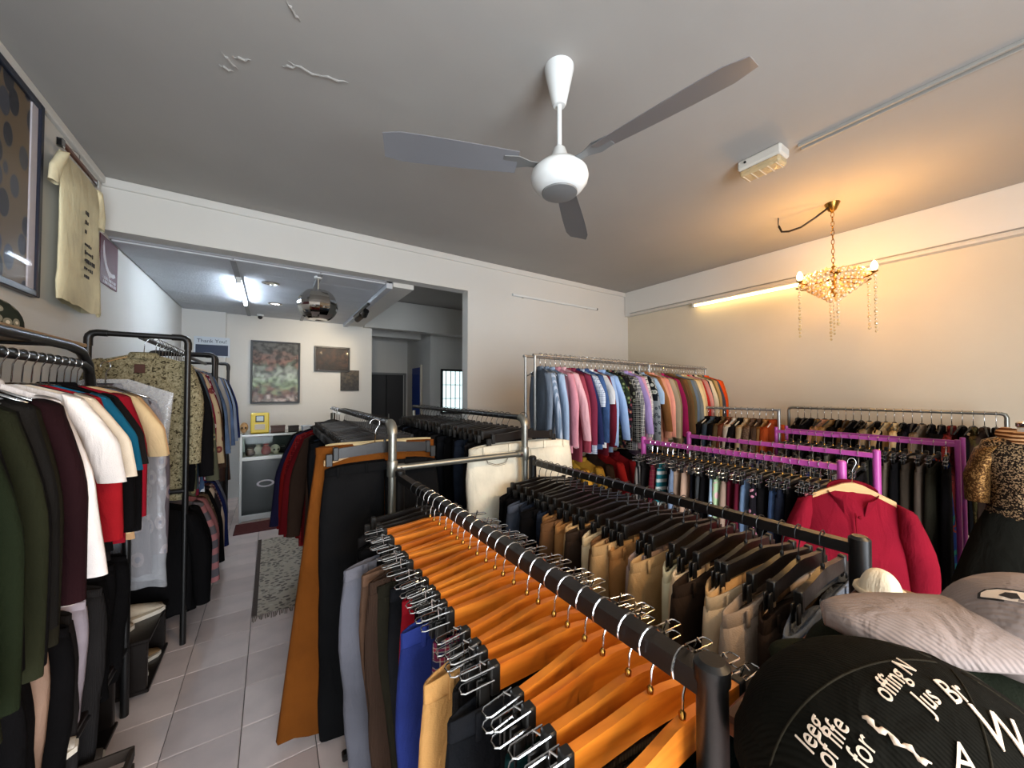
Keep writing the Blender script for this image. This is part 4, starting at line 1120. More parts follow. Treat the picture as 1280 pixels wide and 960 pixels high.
# burgundy poster with a white bird
po = thing('wall_poster', 'burgundy poster with a white eagle beside the cream tee shirt', 'poster', (XL + .002, 4.185, 2.67))
MB().box((.003, 0, 0), (.006, .37, .37), .001).build('sheet', M['burg'], po)
bird = [(-.12, .15), (-.10, .06), (-.06, -.02), (-.01, -.06), (.05, -.07), (.11, -.06), (.13, -.08), (.08, -.1), (.03, -.1), (.0, -.12), (-.03, -.1), (-.08, -.06), (-.13, .02), (-.14, .1)]
MB().prism(bird, 0, .006, .0085).build('eagle_motif', M['printwhite'], po)
lt_ = MB()
for row, z in enumerate((-.135, -.165)):
    for k in range(9):
        lt_.box((.0075, -.13 + .032 * k + (.008 if row else 0), z), (.002, .01 + .006 * (k % 3), .022))
lt_.build('lettering', M['printwhite'], po)


# text helper: flat letters as mesh
def text_mesh(txt, size, extr=.001, shear=0):
    cu = bpy.data.curves.new('lettering', 'FONT'); cu.body = txt; cu.size = size; cu.extrude = extr; cu.shear = shear
    cu.align_x = 'CENTER'; cu.align_y = 'CENTER'; cu.resolution_u = 3
    ob = bpy.data.objects.new('tmp', cu); COL.objects.link(ob)
    dg = bpy.context.evaluated_depsgraph_get()
    me = bpy.data.meshes.new_from_object(ob.evaluated_get(dg))
    bpy.data.objects.remove(ob); bpy.data.curves.remove(cu)
    me.materials.clear()
    return me


sg = thing('wall_sign', 'small thank you sign on the column behind the far black pipe racks', 'sign', (-.75, 7.035, 2.32))
MB().box((0, 0, 0), (.42, .008, .30), .001).build('sheet', M['signwhite'], sg)
MB().box((0, -.006, -.05), (.38, .004, .16), .001).build('picture_band', M['signnavy'], sg)
tme = text_mesh('Thank You!', .075); tme.materials.append(M['textdark'])
to = link('lettering', tme, sg); to.location = (0, -.007, .085); to.rotation_euler = (PI / 2, 0, 0)

# ------------------------------------------------------------------ rear room things
YR = 7.12


def poster(name, label, x0, x1, z0, z1, mat, framed=True, mb_extra=None):
    t = thing(name, label, 'picture', ((x0 + x1) / 2, YR - .002, (z0 + z1) / 2))
    w_, h_ = x1 - x0, z1 - z0
    MB().box((0, -.01, 0), (w_ - .03, .016, h_ - .03)).build('print', mat, t)
    if framed:
        for s in (-1, 1):
            MB().box((s * (w_ / 2 - .014), -.018, 0), (.028, .036, h_), .004).build('frame_rail', M['black'], t)
            MB().box((0, -.018, s * (h_ / 2 - .014)), (w_ - .056, .036, .028), .004).build('frame_rail', M['black'], t)
        MB().box((0, -.022, 0), (w_ - .05, .004, h_ - .05)).build('glazing', M['glazing'], t)
    return t


def painting(name, stops, scale, seed):
    m, nt, b = new_mat(name); N = nt.nodes; L = nt.links
    tc = N.new('ShaderNodeTexCoord'); sp = N.new('ShaderNodeSeparateXYZ'); L.new(tc.outputs['Object'], sp.inputs[0])
    n = N.new('ShaderNodeTexNoise'); n.noise_dimensions = '4D'; n.inputs['W'].default_value = seed; n.inputs['Scale'].default_value = scale; n.inputs['Detail'].default_value = 6; L.new(tc.outputs['Object'], n.inputs['Vector'])
    n2 = N.new('ShaderNodeTexNoise'); n2.noise_dimensions = '4D'; n2.inputs['W'].default_value = seed + 4; n2.inputs['Scale'].default_value = scale * 2.2; n2.inputs['Detail'].default_value = 3; L.new(tc.outputs['Object'], n2.inputs['Vector'])
    ad = N.new('ShaderNodeMath'); ad.operation = 'MULTIPLY_ADD'; ad.inputs[1].default_value = .55; L.new(n.outputs['Fac'], ad.inputs[0])
    ma = N.new('ShaderNodeMath'); ma.operation = 'MULTIPLY_ADD'; ma.inputs[1].default_value = .85; ma.inputs[2].default_value = .22; L.new(sp.outputs[2], ma.inputs[0]); L.new(ma.outputs[0], ad.inputs[2])
    r = N.new('ShaderNodeValToRGB'); e = r.color_ramp.elements
    e[0].position, e[0].color = stops[0][0], lin(stops[0][1]); e[1].position, e[1].color = stops[1][0], lin(stops[1][1])
    for p, c in stops[2:]:
        x = e.new(p); x.color = lin(c)
    L.new(ad.outputs[0], r.inputs[0])
    mx = N.new('ShaderNodeMix'); mx.data_type = 'RGBA'; mx.blend_type = 'MULTIPLY'; mx.inputs[0].default_value = .85
    rc = N.new('ShaderNodeValToRGB'); rc.color_ramp.elements[0].position = .40; rc.color_ramp.elements[0].color = (.10, .10, .10, 1); rc.color_ramp.elements[1].position = .58; rc.color_ramp.elements[1].color = (1, 1, 1, 1)
    L.new(n2.outputs['Fac'], rc.inputs[0])
    L.new(r.outputs[0], mx.inputs[6]); L.new(rc.outputs[0], mx.inputs[7]); L.new(mx.outputs[2], b.inputs['Base Color'])
    b.inputs['Roughness'].default_value = .5
    return m


poster('picture_frame', 'tall black framed collage print on the rear wall above the counter', -.28, .40, 1.46, 2.47, painting('collage_print', [(.0, (60, 40, 34)), (.12, (214, 196, 184)), (.2, (120, 70, 50)), (.32, (150, 176, 130)), (.46, (196, 206, 190)), (.56, (96, 108, 92)), (.64, (150, 110, 96)), (.8, (96, 96, 92))], 7, 1))
poster('picture_frame', 'dark brown landscape framed print on the rear wall', .61, 1.175, 2.0, 2.44, painting('dark_print', [(0, (24, 14, 10)), (.4, (44, 24, 14)), (.55, (80, 44, 24)), (.7, (26, 16, 12))], 6, 3))
poster('wall_poster', 'small dark unframed poster below right of the brown framed print', 1.01, 1.35, 1.65, 2.05, painting('night_print', [(0, (18, 18, 20)), (.4, (40, 36, 32)), (.6, (80, 68, 50)), (.75, (24, 24, 28))], 10, 5), framed=False)

# display counter
cb = thing('display_counter', 'aluminium framed display counter with dark green front panel', 'counter', (.42, 5.95, 0))
W_, D_ = 1.46, .5
for sx in (-1, 1):
    for sy in (-1, 1): MB().box((sx * W_ / 2, sy * D_ / 2, .56), (.03, .03, 1.1), .003).build('post', M['alu'], cb)
for z, h in ((.06, .07), (.80, .045), (1.09, .025)):
    MB().box((0, -D_ / 2, z), (W_, .035, h), .003).build('rail', M['alu'], cb)
    for sx in (-1, 1): MB().box((sx * W_ / 2, 0, z), (.03, D_, h), .003).build('rail', M['alu'], cb)
MB().box((0, -D_ / 2 + .01, .43), (W_ - .03, .015, .68)).build('front_panel', M['greenpanel'], cb)
for sx in (-1, 1): MB().box((sx * (W_ / 2 - .005), 0, .43), (.012, D_ - .03, .68)).build('side_panel', M['greenpanel'], cb)
MB().box((0, 0, .815), (W_ - .03, D_ - .02, .012)).build('shelf_board', M['cream'], cb)
MB().box((0, D_ / 2 - .01, .95), (W_ - .03, .012, .27)).build('rear_panel', M['cardblack'], cb)
MB().box((0, -D_ / 2, .945), (W_ - .03, .006, .26)).build('glass_front', M['glass'], cb)
MB().box((0, 0, 1.105), (W_ + .02, D_ + .02, .01), .002).build('glass_top', M['glass'], cb)
lg = MB(); ro = []
for k in range(40):
    a = 2 * PI * k / 40
    ro.append([(-.47 + x * math.cos(a), y0, .47 + z * math.sin(a)) for x, z, y0 in ((.095, .046, -D_ / 2 + .002), (.095, .046, -D_ / 2 - .004), (.07, .03, -D_ / 2 - .004), (.07, .03, -D_ / 2 + .002))])
lg.loft(ro + [ro[0]])
lg.build('oval_logo', M['printwhite'], cb)
MB().box((-.335, -D_ / 2 - .001, .47), (.028, .006, .1), .002).build('logo_letter', M['printwhite'], cb)
# things in and on the counter
r_ = random.Random(9)
toyc = [('brown', M['brownpl']), ('cream', M['cream']), ('red', M['red']), ('dark', M['blackpl']), ('tan', M['palewood']), ('grey', M['grey'])]


def skull_parts():
    a = MB().ball((0, 0, .055), (.045, .052, .045), 14, 9)
    j = MB().box((0, -.03, .02), (.046, .045, .03), .008)
    e = MB().ball((-.017, -.043, .052), (.011, .01, .011), 8, 5).ball((.017, -.043, .052), (.011, .01, .011), 8, 5)
    return [('cranium', a.mesh('cranium', M['cream'], True), None), ('jaw', j.mesh('jaw', M['cream'], True), None), ('eye_sockets', e.mesh('eye_sockets', M['blackpl'], True), M['blackpl'])]


def pouch_parts():
    a = MB().lathe([(.02, 0), (.045, .01), (.05, .04), (.036, .075), (.02, .085), (.028, .1), (.02, .105)], n=14)
    t = MB().lathe([(.022, .083), (.025, .087), (.022, .091)], n=12)
    return [('bag', a.mesh('bag', M['brownpl'], True), None), ('tie', t.mesh('tie', M['cream'], True), M['cream'])]


SKP, POU = skull_parts(), pouch_parts()
spawn('skull_ornament', SKP, 'grey white skull ornament in the middle of the glass counter', 'ornament', (.05, 5.82, .822), .2, (1.25, 1.25, 1.25), None, M['cream'])
for k in range(9):
    cn, m = toyc[k % 6]
    spawn('cloth_pouch', POU, f'{cn} small pouch {ORD[k]} from the left in the glass counter', 'pouch', (-.22 + .085 * k + (.1 if k > 2 else 0), 5.80 + .1 * (k % 2), .822), k, (1.1, 1.1, 1.0 + .2 * (k % 3)), 'pouches in the glass counter', m)
yb_ = thing('counter_device', 'yellow box shaped device with small grey screen on the counter', 'device', (-.12, 5.84, 1.111))
MB().box((0, 0, .13), (.2, .12, .26), .01).build('case', M['yellow'], yb_)
MB().box((-.0, -.062, .185), (.095, .008, .085), .003).build('screen_frame', M['blackpl'], yb_)
MB().box((-.0, -.067, .188), (.075, .004, .06), .001).build('screen', M['lcd'], yb_)
MB().box((.0, -.062, .08), (.11, .006, .07), .002).build('label_plate', M['cream'], yb_)
for k, (cn, m, x, s) in enumerate((('brown', M['brownpl'], .08, (.16, .1, .07)), ('black', M['blackpl'], .26, (.12, .08, .06)), ('white', M['signwhite'], .42, (.12, .09, .05)), ('black', M['blackpl'], .58, (.1, .08, .09)))):
    t = thing('storage_box', f'{cn} small lidded box {ORD[k]} right of the yellow device', 'box', (x, 5.85, 1.111), .1 * k, 'small boxes on the counter')
    MB().box((0, 0, s[2] / 2), s, .004).build('base', m, t)
    MB().box((0, 0, s[2] + .008), (s[0] + .008, s[1] + .008, .018), .004).build('lid', m, t)
spawn('doll_ornament', SKP, 'small pale figurine head left of the yellow device', 'ornament', (-.29, 5.86, 1.111), 0, (1, 1, 1.4), None, M['palewood'])

# dark bags heaped left of the counter
for k, (x, y, s) in enumerate(((-.62, 6.3, 1.0), (-.58, 6.25, .9), (-.75, 6.4, 1.1))):
    t = thing('hand_bag', ['black slouchy bag leaning by the counter', 'dark brown bag on top by the counter', 'black bag against the column by the counter'][k], 'bag', (x, y, (0, .42, 0)[k] if k != 1 else .46), .3 * k)
    mb = MB(); rings = []
    for i in range(7):
        v = i / 6; rings.append([((.15 - .03 * v) * s * sgn(math.cos(2 * PI * j / 16), .7), (.09 - .05 * v) * s * sgn(math.sin(2 * PI * j / 16), .8), .45 * v * s) for j in range(16)])
    mb.loft(rings, True, True); mb.build('body', M['blackpl'] if k != 1 else M['brownpl'], t, 'auto')
    MB().tube([(-.08 * s, 0, .44 * s), (-.07 * s, 0, .55 * s), (0, 0, .6 * s), (.07 * s, 0, .55 * s), (.08 * s, 0, .44 * s)], .009, 8).build('handle', M['blackpl'], t, True)

# rug and mat
rugm = art('rug_pattern', ((200, 186, 166), (158, 146, 130), (104, 90, 80), (214, 204, 188)), 26)
rg = thing('patterned_rug', 'worn beige and brown patterned rug with fringe along the aisle', 'rug', (.15, 4.1, 0))
mb = MB(); rows = []
for i in range(15):
    rows.append([(-.25 + .5 * j / 8, -.82 + 1.64 * i / 14, .008 + .005 * math.sin(i * 1.3 + j)) for j in range(9)])
mb.loft(rows, closed=False); mb.loft([[(x, y, .0015) for x, y, z in r] for r in reversed(rows)], closed=False)
mb.build('pile', rugm, rg)
MB().box((-.235, 0, .015), (.03, 1.64, .004)).box((.235, 0, .015), (.03, 1.64, .004)).build('border', simple('rug_border', (84, 70, 62), .9), rg)
fm = MB()
for k in range(40):
    x = -.245 + .49 * k / 39
    fm.tube([(x, -.82, .008), (x + r_.uniform(-.008, .008), -.86 - r_.uniform(0, .03), .004)], .0028, 4)
f_ = fm.build('fringe', simple('rug_fringe', (120, 104, 88), .9), rg); f_['kind'] = 'stuff'
mt = thing('door_mat', 'dark red ribbed mat in front of the display counter', 'mat', (.1, 5.45, 0))
MB().box((0, 0, .006), (.9, .40, .012), .004).build('base', simple('mat_red', (84, 40, 40), .95, bump=.3, bscale=80), mt)
for k in range(9): MB().box((0, -.17 + .0425 * k, .014), (.88, .018, .008), .003).build('rib', simple('mat_rib', (104, 52, 48), .95) if k == 0 else bpy.data.materials['mat_rib'], mt)
lb = thing('crumpled_tissue', 'small crumpled white tissue on the rug end near the counter', 'tissue', (.33, 5.05, .012))
MB().ball((0, 0, .03), (.05, .04, .03), 9, 6).build('sheet', M['signwhite'], lb)

# ------------------------------------------------------------------ lights and fittings
# ceiling fan
FX, FY = 1.2, 1.385
fan = thing('ceiling_fan', 'white three blade ceiling fan hanging from the grey ceiling', 'ceiling fan', (FX, FY, ZC))
MB().lathe([(.074, 0), (.074, -.012), (.07, -.03), (.036, -.185), (.03, -.195), (.01, -.196)], n=28).build('canopy', M['white'], fan, 'auto')
MB().lathe([(.0125, -.19), (.0125, -.42)], n=12).build('down_rod', M['white'], fan, 'auto')
MB().lathe([(.014, -.40), (.03, -.415), (.055, -.485), (.062, -.49), (.01, -.49)], n=28).build('lower_canopy', M['white'], fan, 'auto')
MB().lathe([(.05, -.492), (.105, -.505), (.14, -.54), (.145, -.565), (.138, -.59), (.115, -.62), (.09, -.637), (.0, -.637)], n=36).build('motor_housing', M['white'], fan, 'auto')
MB().lathe([(.09, -.636), (.088, -.645), (.05, -.652), (.0, -.652)], n=32).build('bottom_cap', M['grey'], fan, 'auto')
for k, deg in enumerate((160, 40, -80)):
    a = math.radians(deg); ca, sa = math.cos(a), math.sin(a)
    def xf(r, t, z): return (r * ca - t * sa, r * sa + t * ca, z)
    mb = MB(); top = []
    for i in range(9):
        u = i / 8; r = .22 + .62 * u; w_ = .055 + .02 * math.sin(u * PI * .6)
        if i == 8: w_ *= .75
        top.append([xf(r, w_ * s, -.515 + .018 * s - .01 * u + th) for s, th in ((-1, 0), (0, .002), (1, 0), (1, -.003), (0, -.002), (-1, -.003))])
    mb.loft(top, True, True); mb.build('blade', M['blade'], fan, 'auto')
    mb = MB(); rr = [[xf(r, w_ * s, z + dz) for s, dz in ((-1, 0), (1, 0), (1, -.004), (-1, -.004))] for r, w_, z in ((.1, .02, -.512), (.16, .022, -.512), (.22, .045, -.512), (.29, .035, -.513))]
    mb.loft(rr, True, True); mb.build('blade_arm', M['grey'], fan)

# emergency light box
el = thing('emergency_light', 'boxy emergency light with ribbed lens on the ceiling', 'light', (2.83, 1.13, ZC), .0)
MB().box((0, 0, -.035), (.14, .27, .07), .012).build('housing', M['pvc'], el)
MB().box((0, -.0, -.092), (.125, .25, .05), .014).build('lens', simple('ribbed_lens', (236, 214, 168), .18, trans=.5, bump=.6, bscale=55), el)
MB().tube([(-.072, .08, -.03), (-.078, .08, -.03)], .008, 8).build('indicator', M['blackpl'], el)
for k in range(5): MB().box((0, -.1 + .05 * k, -.118), (.11, .006, .004), .001).build('lens_rib', M['cream'], el)
ct = thing('cable_trunking', 'grey twin cable trunking on the ceiling leading to the emergency light', 'trunking', (2.93, .0, ZC))
for x in (-.026, .026): MB().box((x, -.2, -.010), (.020, 2.3, .020), .003).build('channel', M['pvcgrey'], ct)
ct2 = thing('cable_trunking', 'pale cable trunking along the bottom edge of the right beam', 'trunking', (4.885, .8, 2.90))
MB().box((0, 0, 0), (.018, 6.2, .03), .004).build('channel', M['pvc'], ct2)
MB().box((0.0, 0, .03), (.01, 6.2, .012), .003).build('cover_strip', M['alu'], ct2)
# lit tube under the beam
tb = thing('tube_light', 'lit fluorescent tube fixed below the right beam', 'light', (4.90, 2.2, 2.855))
MB().box((0, 0, .018), (.04, 1.3, .025), .004).build('batten', M['pvc'], tb)
MB().tube([(0, -.62, -.012), (0, .62, -.012)], .016, 12).build('tube', M['tubew'], tb, True)
for s in (-1, 1): MB().box((0, s * .63, -.008), (.035, .025, .05), .004).build('socket', M['pvc'], tb)
# unlit slim fitting on the white wall
wf = thing('wall_batten', 'slim unlit white batten high on the white back wall', 'light', (3.42, YB - .03, 2.93))
MB().tube([(-.78, 0, 0), (.78, 0, 0)], .017, 12).build('tube', M['white'], wf, 'auto')
MB().tube([(.78, 0, 0), (.80, 0, 0)], .018, 12).build('end_cap', M['blackpl'], wf, 'auto')
for x in (-.6, .6): MB().box((x, .016, 0), (.03, .03, .03), .003).build('clip', M['grey'], wf)

# warm track spots over the front racks
ft = thing('spot_track', 'black ceiling track with two warm spots above the front racks', 'light', (2.0, -1.0, ZC))
MB().box((0, 0, -.015), (1.6, .035, .03), .004).build('track', M['black'], ft)
for x, tgt, en in ((-.45, (.55, .8, 1.0), 70), (.45, (1.35, .95, 1.0), 95)):
    d = (Vector(tgt) - Vector((2.0 + x, -1.0, ZC - .13))).normalized()
    p0 = Vector((x, 0, -.13))
    MB().tube([(x, 0, -.03), (x, 0, -.12)], .008, 8).build('spot_stem', M['black'], ft, 'auto')
    MB().tube([p0 - d * .06, p0 + d * .07], .042, 16).build('spot_head', M['black'], ft, 'auto')
    MB().tube([p0 + d * .0705, p0 + d * .073], .036, 16).build('spot_lens', M['spotlit'], ft)
    lamp('spot_light', 'SPOT', Vector((2.0, -1.0, ZC)) + p0 + d * .09, en, (1, .66, .34), .025, tgt, math.radians(100))

# chandelier
CX, CY = 4.06, 1.09
ch = thing('chandelier', 'brass chandelier dripping with crystal beads near the right wall', 'chandelier', (CX, CY, ZC))
MB().lathe([(.055, 0), (.052, -.01), (.03, -.06), (.012, -.075), (.006, -.085)], n=20).build('canopy', M['brass'], ch, 'auto')
chn = MB()
for k in range(12):
    z = -.10 - .04 * k; pts = []
    for j in range(9):
        a = 2 * PI * j / 8
        p = (.011 * math.cos(a), 0, z + .025 * math.sin(a)) if k % 2 else (0, .011 * math.cos(a), z + .025 * math.sin(a))
        pts.append(p)
    chn.tube(pts, .0028, 5)
chn.build('chain', M['brass'], ch, True)
MB().lathe([(.004, -.54), (.02, -.57), (.012, -.6), (.03, -.63), (.02, -.66), (.012, -.72), (.025, -.78), (.005, -.82)], n=16).build('stem', M['brass'], ch, True)
MB().lathe([(.02, -.58), (.055, -.6), (.06, -.605), (.02, -.61)], n=16).build('crown_dish', M['brass'], ch, True)
bead = MB().ball((0, 0, 0), .010, 6, 4).mesh('crystal_bead', M['crystal'], False)
nbead = 0


def beadobj(p, s=1.0, nm='crystal_bead'):
    global nbead
    o = link(nm, bead, ch); o.location = p; o.scale = (s, s, s * 1.15); nbead += 1
    return o


for k in range(6):
    a = 2 * PI * k / 6 + .35
    ca, sa = math.cos(a), math.sin(a)
    arm = MB().tube([(.02 * ca, .02 * sa, -.66), (.10 * ca, .10 * sa, -.69), (.2 * ca, .2 * sa, -.71), (.25 * ca, .25 * sa, -.70), (.27 * ca, .27 * sa, -.685)], .006, 7).build('arm', M['brass'], ch, True)
    MB().lathe([(.004, -.69), (.024, -.68), (.026, -.673), (.012, -.67)], (.27 * ca, .27 * sa, 0), n=12).build('drip_pan', M['brass'], arm, True)
    if k % 2 == 0:
        MB().lathe([(.008, -.67), (.019, -.653), (.023, -.633), (.016, -.61), (.004, -.59)], (.27 * ca, .27 * sa, 0), n=10).build('bulb', M['bulb'], arm, True)
        L_ = lamp('chandelier_bulb_light', 'POINT', (CX + .27 * ca, CY + .27 * sa, ZC - .555), 13.5, (1.0, .49, .13), .03)
    # long pendant string
    ln = 13 if k % 2 else 15
    if k != 1:
        for j in range(ln): beadobj((.275 * ca, .275 * sa, -.71 - .032 * j), .95 + .35 * (j % 3 == 0))
# tiers of beads
for tier in range(9):
    r = (.19, .225, .225, .20, .17, .14, .105, .07, .04)[tier]; z = -.625 - .027 * tier
    n = max(6, int(29 * r / .2))
    for j in range(n):
        a = 2 * PI * j / n + tier * .1
        beadobj((r * math.cos(a), r * math.sin(a), z), 1.55)
for j in range(10): beadobj((0, 0, -.87 - .03 * j), .9)
for j in range(10):
    a = 2 * PI * j / 10
    beadobj((.06 * math.cos(a), .06 * math.sin(a), -.57 - .02 * (j % 2)), 1.0)
# dangling cable beside the chandelier
cc = thing('loose_cable', 'short black cable curling from the ceiling beside the chandelier', 'cable', (CX, CY, ZC))
MB().tube([(-.03, .02, -.04), (-.06, .1, -.10), (-.08, .2, -.155), (-.085, .29, -.16), (-.08, .35, -.14), (-.085, .37, -.08)], .009, 8).build('sheath', M['wire'], cc, True)
MB().tube([(-.085, .37, -.085), (-.085, .375, -.06), (-.08, .375, 0)], .004, 6).build('wire_end', M['wire'], cc, True)

# rear room lights
tl = thing('tube_light', 'lit cool fluorescent tube on the rear room ceiling panels', 'light', (-.3, 5.4, 2.83))
MB().box((0, 0, .012), (.05, 1.3, .024), .004).build('batten', M['white'], tl)
MB().tube([(0, -.6, -.02), (0, .6, -.02)], .015, 12).build('tube', M['tubec'], tl, True)
for s in (-1, 1): MB().box((0, s * .62, -.012), (.04, .03, .045), .004).build('socket', M['white'], tl)
for lab, x, y in (('unlit round downlight nearest the lintel in the rear ceiling', -.02, 4.85), ('lit downlight in the middle of the rear ceiling', .03, 5.95), ('lit downlight by the silver globe near the rear wall', .72, 6.75)):
    t = thing('downlight', lab, 'light', (x, y, 2.86))
    MB().lathe([(.085, 0), (.085, -.008), (.06, -.012), (.058, -.004)], n=20).build('trim_ring', M['chrome'], t, 'auto')
    MB().lathe([(.058, -.004), (.03, -.006), (.0, -.006)], n=20).build('lens', M['downl'] if 'unlit' not in lab else M['cream'], t)
sd = thing('dome_camera', 'small black dome camera on the rear ceiling edge', 'camera', (-.16, 6.95, 2.86))
MB().lathe([(.05, 0), (.05, -.02), (.03, -.025)], n=16).build('base', M['white'], sd, 'auto')
MB().ball((0, 0, -.04), .032, 12, 8).build('dome', M['blackpl'], sd, True)
# silver globe pendant
gp = thing('globe_pendant', 'silver mirrored globe pendant hanging behind the lintel', 'pendant light', (.40, 4.32, 2.86))
prof = [(.10, .115)] + [(.19 * math.sin(t), -.19 * -math.cos(t) * 1.0) for t in [PI * (.22 + .70 * k / 14) for k in range(15)]]
pr_ = [(.19 * math.sin(t), -.30 + .18 * math.cos(t)) for t in [PI * (.20 + .62 * k / 14) for k in range(15)]]
MB().lathe([(.02, -.155)] + pr_ + [(.09, -.45), (.0, -.452)], n=12, caps=True).build('globe', M['mirror'], gp)
MB().lathe([(.03, -.13), (.03, -.165)], n=14).build('cap', M['chrome'], gp, 'auto')
MB().tube([(0, 0, 0), (0, 0, -.14)], .004, 6).build('cord', M['cream'], gp)
MB().lathe([(.04, 0), (.035, -.018), (.01, -.02)], n=16).build('ceiling_rose', M['white'], gp, 'auto')
# spot track
tr = thing('spot_track', 'black ceiling track with two spot lights in the rear room', 'light', (1.06, 5.55, 2.815))
MB().box((0, 0, -.005), (.035, 1.0, .03), .004).build('track', M['black'], tr)
for y, tgt, lit in ((-.3, (1.0, 7.1, 1.9), True), (.1, (.5, 7.1, 2.2), False)):
    d = (Vector(tgt) - Vector((1.06, 5.55 + y, 2.72))).normalized()
    p0 = Vector((0, y, -.09))
    st = MB().tube([(0, y, -.02), (0, y, -.085)], .008, 8).build('spot_stem', M['black'], tr, 'auto')
    MB().tube([p0 - d * .05, p0 + d * .07], .038, 16).build('spot_head', M['black'], tr, 'auto')
    MB().tube([p0 + d * .0705, p0 + d * .073], .033, 16).build('spot_lens', M['spotlit'], tr)
    lamp('spot_light', 'SPOT', Vector((1.06, 5.55, 2.815)) + p0 + d * .09, 38, (1, .80, .56), .03, tgt, math.radians(75))
lamp('rear_tube_light', 'AREA', (-.3, 5.4, 2.78), 3, (.86, .93, 1.0)).data.size = .6

# ------------------------------------------------------------------ mannequin
mn = thing('mannequin', 'white neck dress mannequin torso at the right edge', 'mannequin', (3.52, .10, 0), -1.2)


def body_ring(z, a, b, n=26, fold=0, cx=0, cy=0):
    return [(cx + a * math.cos(2 * PI * j / n), cy + b * math.sin(2 * PI * j / n) + fold * math.sin(9 * 2 * PI * j / n), z) for j in range(n)]


MB().loft([body_ring(*t) for t in ((.78, .17, .115), (.9, .18, .125), (1.0, .15, .1), (1.1, .14, .095), (1.2, .17, .115), (1.3, .19, .11), (1.36, .17, .085), (1.39, .10, .06), (1.41, .06, .055))], True, True).build('torso', M['cream'], mn, True)
MB().loft([body_ring(*t) for t in ((1.37, .066, .06), (1.41, .056, .055), (1.455, .055, .055))], False, True).build('neck', M['white'], mn, True)
MB().loft([body_ring(*t) for t in ((1.452, .058, .058), (1.457, .06, .06), (1.475, .06, .06), (1.482, .052, .052))], True, True).build('neck_cap', M['chrome'], mn, 'auto')
MB().tube([(0, 0, 0), (0, 0, .8)], .016, 10).build('stand_pole', M['chrome'], mn, 'auto')
MB().lathe([(.16, 0), (.16, .01), (.02, .03)], n=24).build('stand_base', M['chrome'], mn, 'auto')
bl = thing('blouse', 'black and gold sequinned blouse on the mannequin', 'blouse', (3.52, .10, 0), -1.2)
SEQ = fabric((34, 27, 22), 'sequin', (150, 124, 92)); SEQ2 = fabric((76, 50, 26), 'sequin', (140, 104, 60), None, .9)
MB().loft([body_ring(*t) for t in ((.95, .18, .13, 26, .004), (.98, .175, .125, 26, .003), (1.05, .16, .115, 26, .002), (1.12, .16, .115), (1.2, .185, .13), (1.3, .205, .125), (1.37, .185, .098), (1.4, .11, .07), (1.408, .07, .064))]).build('body', SEQ, bl, True)
for s in (-1, 1):
    mb = MB(); rings = []
    for i in range(9):
        v = i / 8; cx = s * (.155 + .05 * min(1, v * 2) + .005 * v); cz = 1.345 - .33 * v
        rings.append([(cx + (.058 - .012 * v) * math.cos(2 * PI * j / 14), (.07 - .018 * v) * math.sin(2 * PI * j / 14), cz - s * .03 * math.cos(2 * PI * j / 14) * (1 - v)) for j in range(14)])
    mb.loft(rings, True, True).build('sleeve', SEQ2, bl, True)
sk = thing('skirt', 'long black pleated skirt on the mannequin', 'skirt', (3.52, .10, 0), -1.2)
MB().loft([body_ring(z, a, b, 54, f) for z, a, b, f in ((.99, .165, .118, 0), (.97, .175, .125, .001), (.85, .22, .16, .003), (.7, .26, .2, .006), (.5, .31, .25, .01), (.40, .33, .27, .012))]).build('skirt_body', fabric((24, 24, 20)), sk, True)
MB().loft([body_ring(z, a, b) for z, a, b in ((.985, .172, .124), (1.0, .172, .124), (1.0, .160, .114))]).build('waistband', fabric((18, 18, 16)), sk, True)
sc = thing('scarf', 'brown and cream zebra striped scarf around the mannequin neck', 'scarf', (3.52, .10, 0), -1.2)
zeb = fabric((96, 56, 28), 'hstripe', (206, 160, 112), None, 2.6)
mb = MB()
loop = [(.095 * math.cos(a), .085 * math.sin(a) - .01, 1.40 + .012 * math.sin(3 * a)) for a in [2 * PI * k / 20 for k in range(21)]]
mb.tube(loop, [.036 + .006 * math.sin(k * 2.2) for k in range(21)], 10)
mb.build('neck_wrap', zeb, sc, True)
for s in (1,):
    MB().tube([(s * .06, -.09, 1.40), (s * .10, -.13, 1.3), (s * .11, -.145, 1.15), (s * .115, -.14, 1.0), (s * .12, -.15, .86)], [.03, .04, .036, .034, .028], 10).build('hanging_end', zeb, sc, True)

# ------------------------------------------------------------------ hats in the foreground
st = thing('hat_stand', 'plain wooden display plinth under the hats in the lower right corner', 'plinth', (.95, .03, 0))
MB().box((0, 0, 1.145), (.74, .54, .03), .006).build('top', M['brownwood'], st)
for s in (-1, 1): MB().box((s * .34, 0, .565), (.03, .5, 1.13), .004).build('side', M['brownwood'], st)
MB().box((0, -.24, .565), (.65, .02, 1.13), .004).build('rear', M['brownwood'], st)


def dome(c, rx, ry, rz, ang, n=40, m=14, tilt=0, lump=.0, ext=.62):
    R = Matrix.Rotation(ang, 3, 'Z') @ Matrix.Rotation(tilt, 3, 'Y')
    c = Vector(c)
    def P(t, a):
        k = 1 + lump * math.sin(4 * a) * math.sin(t)
        return c + R @ Vector((rx * k * math.sin(t) * math.cos(a), ry * k * math.sin(t) * math.sin(a), rz * math.cos(t)))
    rings = [[P(PI * ext * (.004 + .996 * i / m), 2 * PI * j / n) for j in range(n)] for i in range(m + 1)]
    def S(dirv, off=0):
        """surface point hit by a direction seen from the dome centre"""
        d = (R.inverted() @ Vector(dirv)).normalized()
        q = Vector((d.x / rx, d.y / ry, d.z / rz)); 
        s = 1 / q.length
        return c + R @ (d * (s + off))
    return rings, S


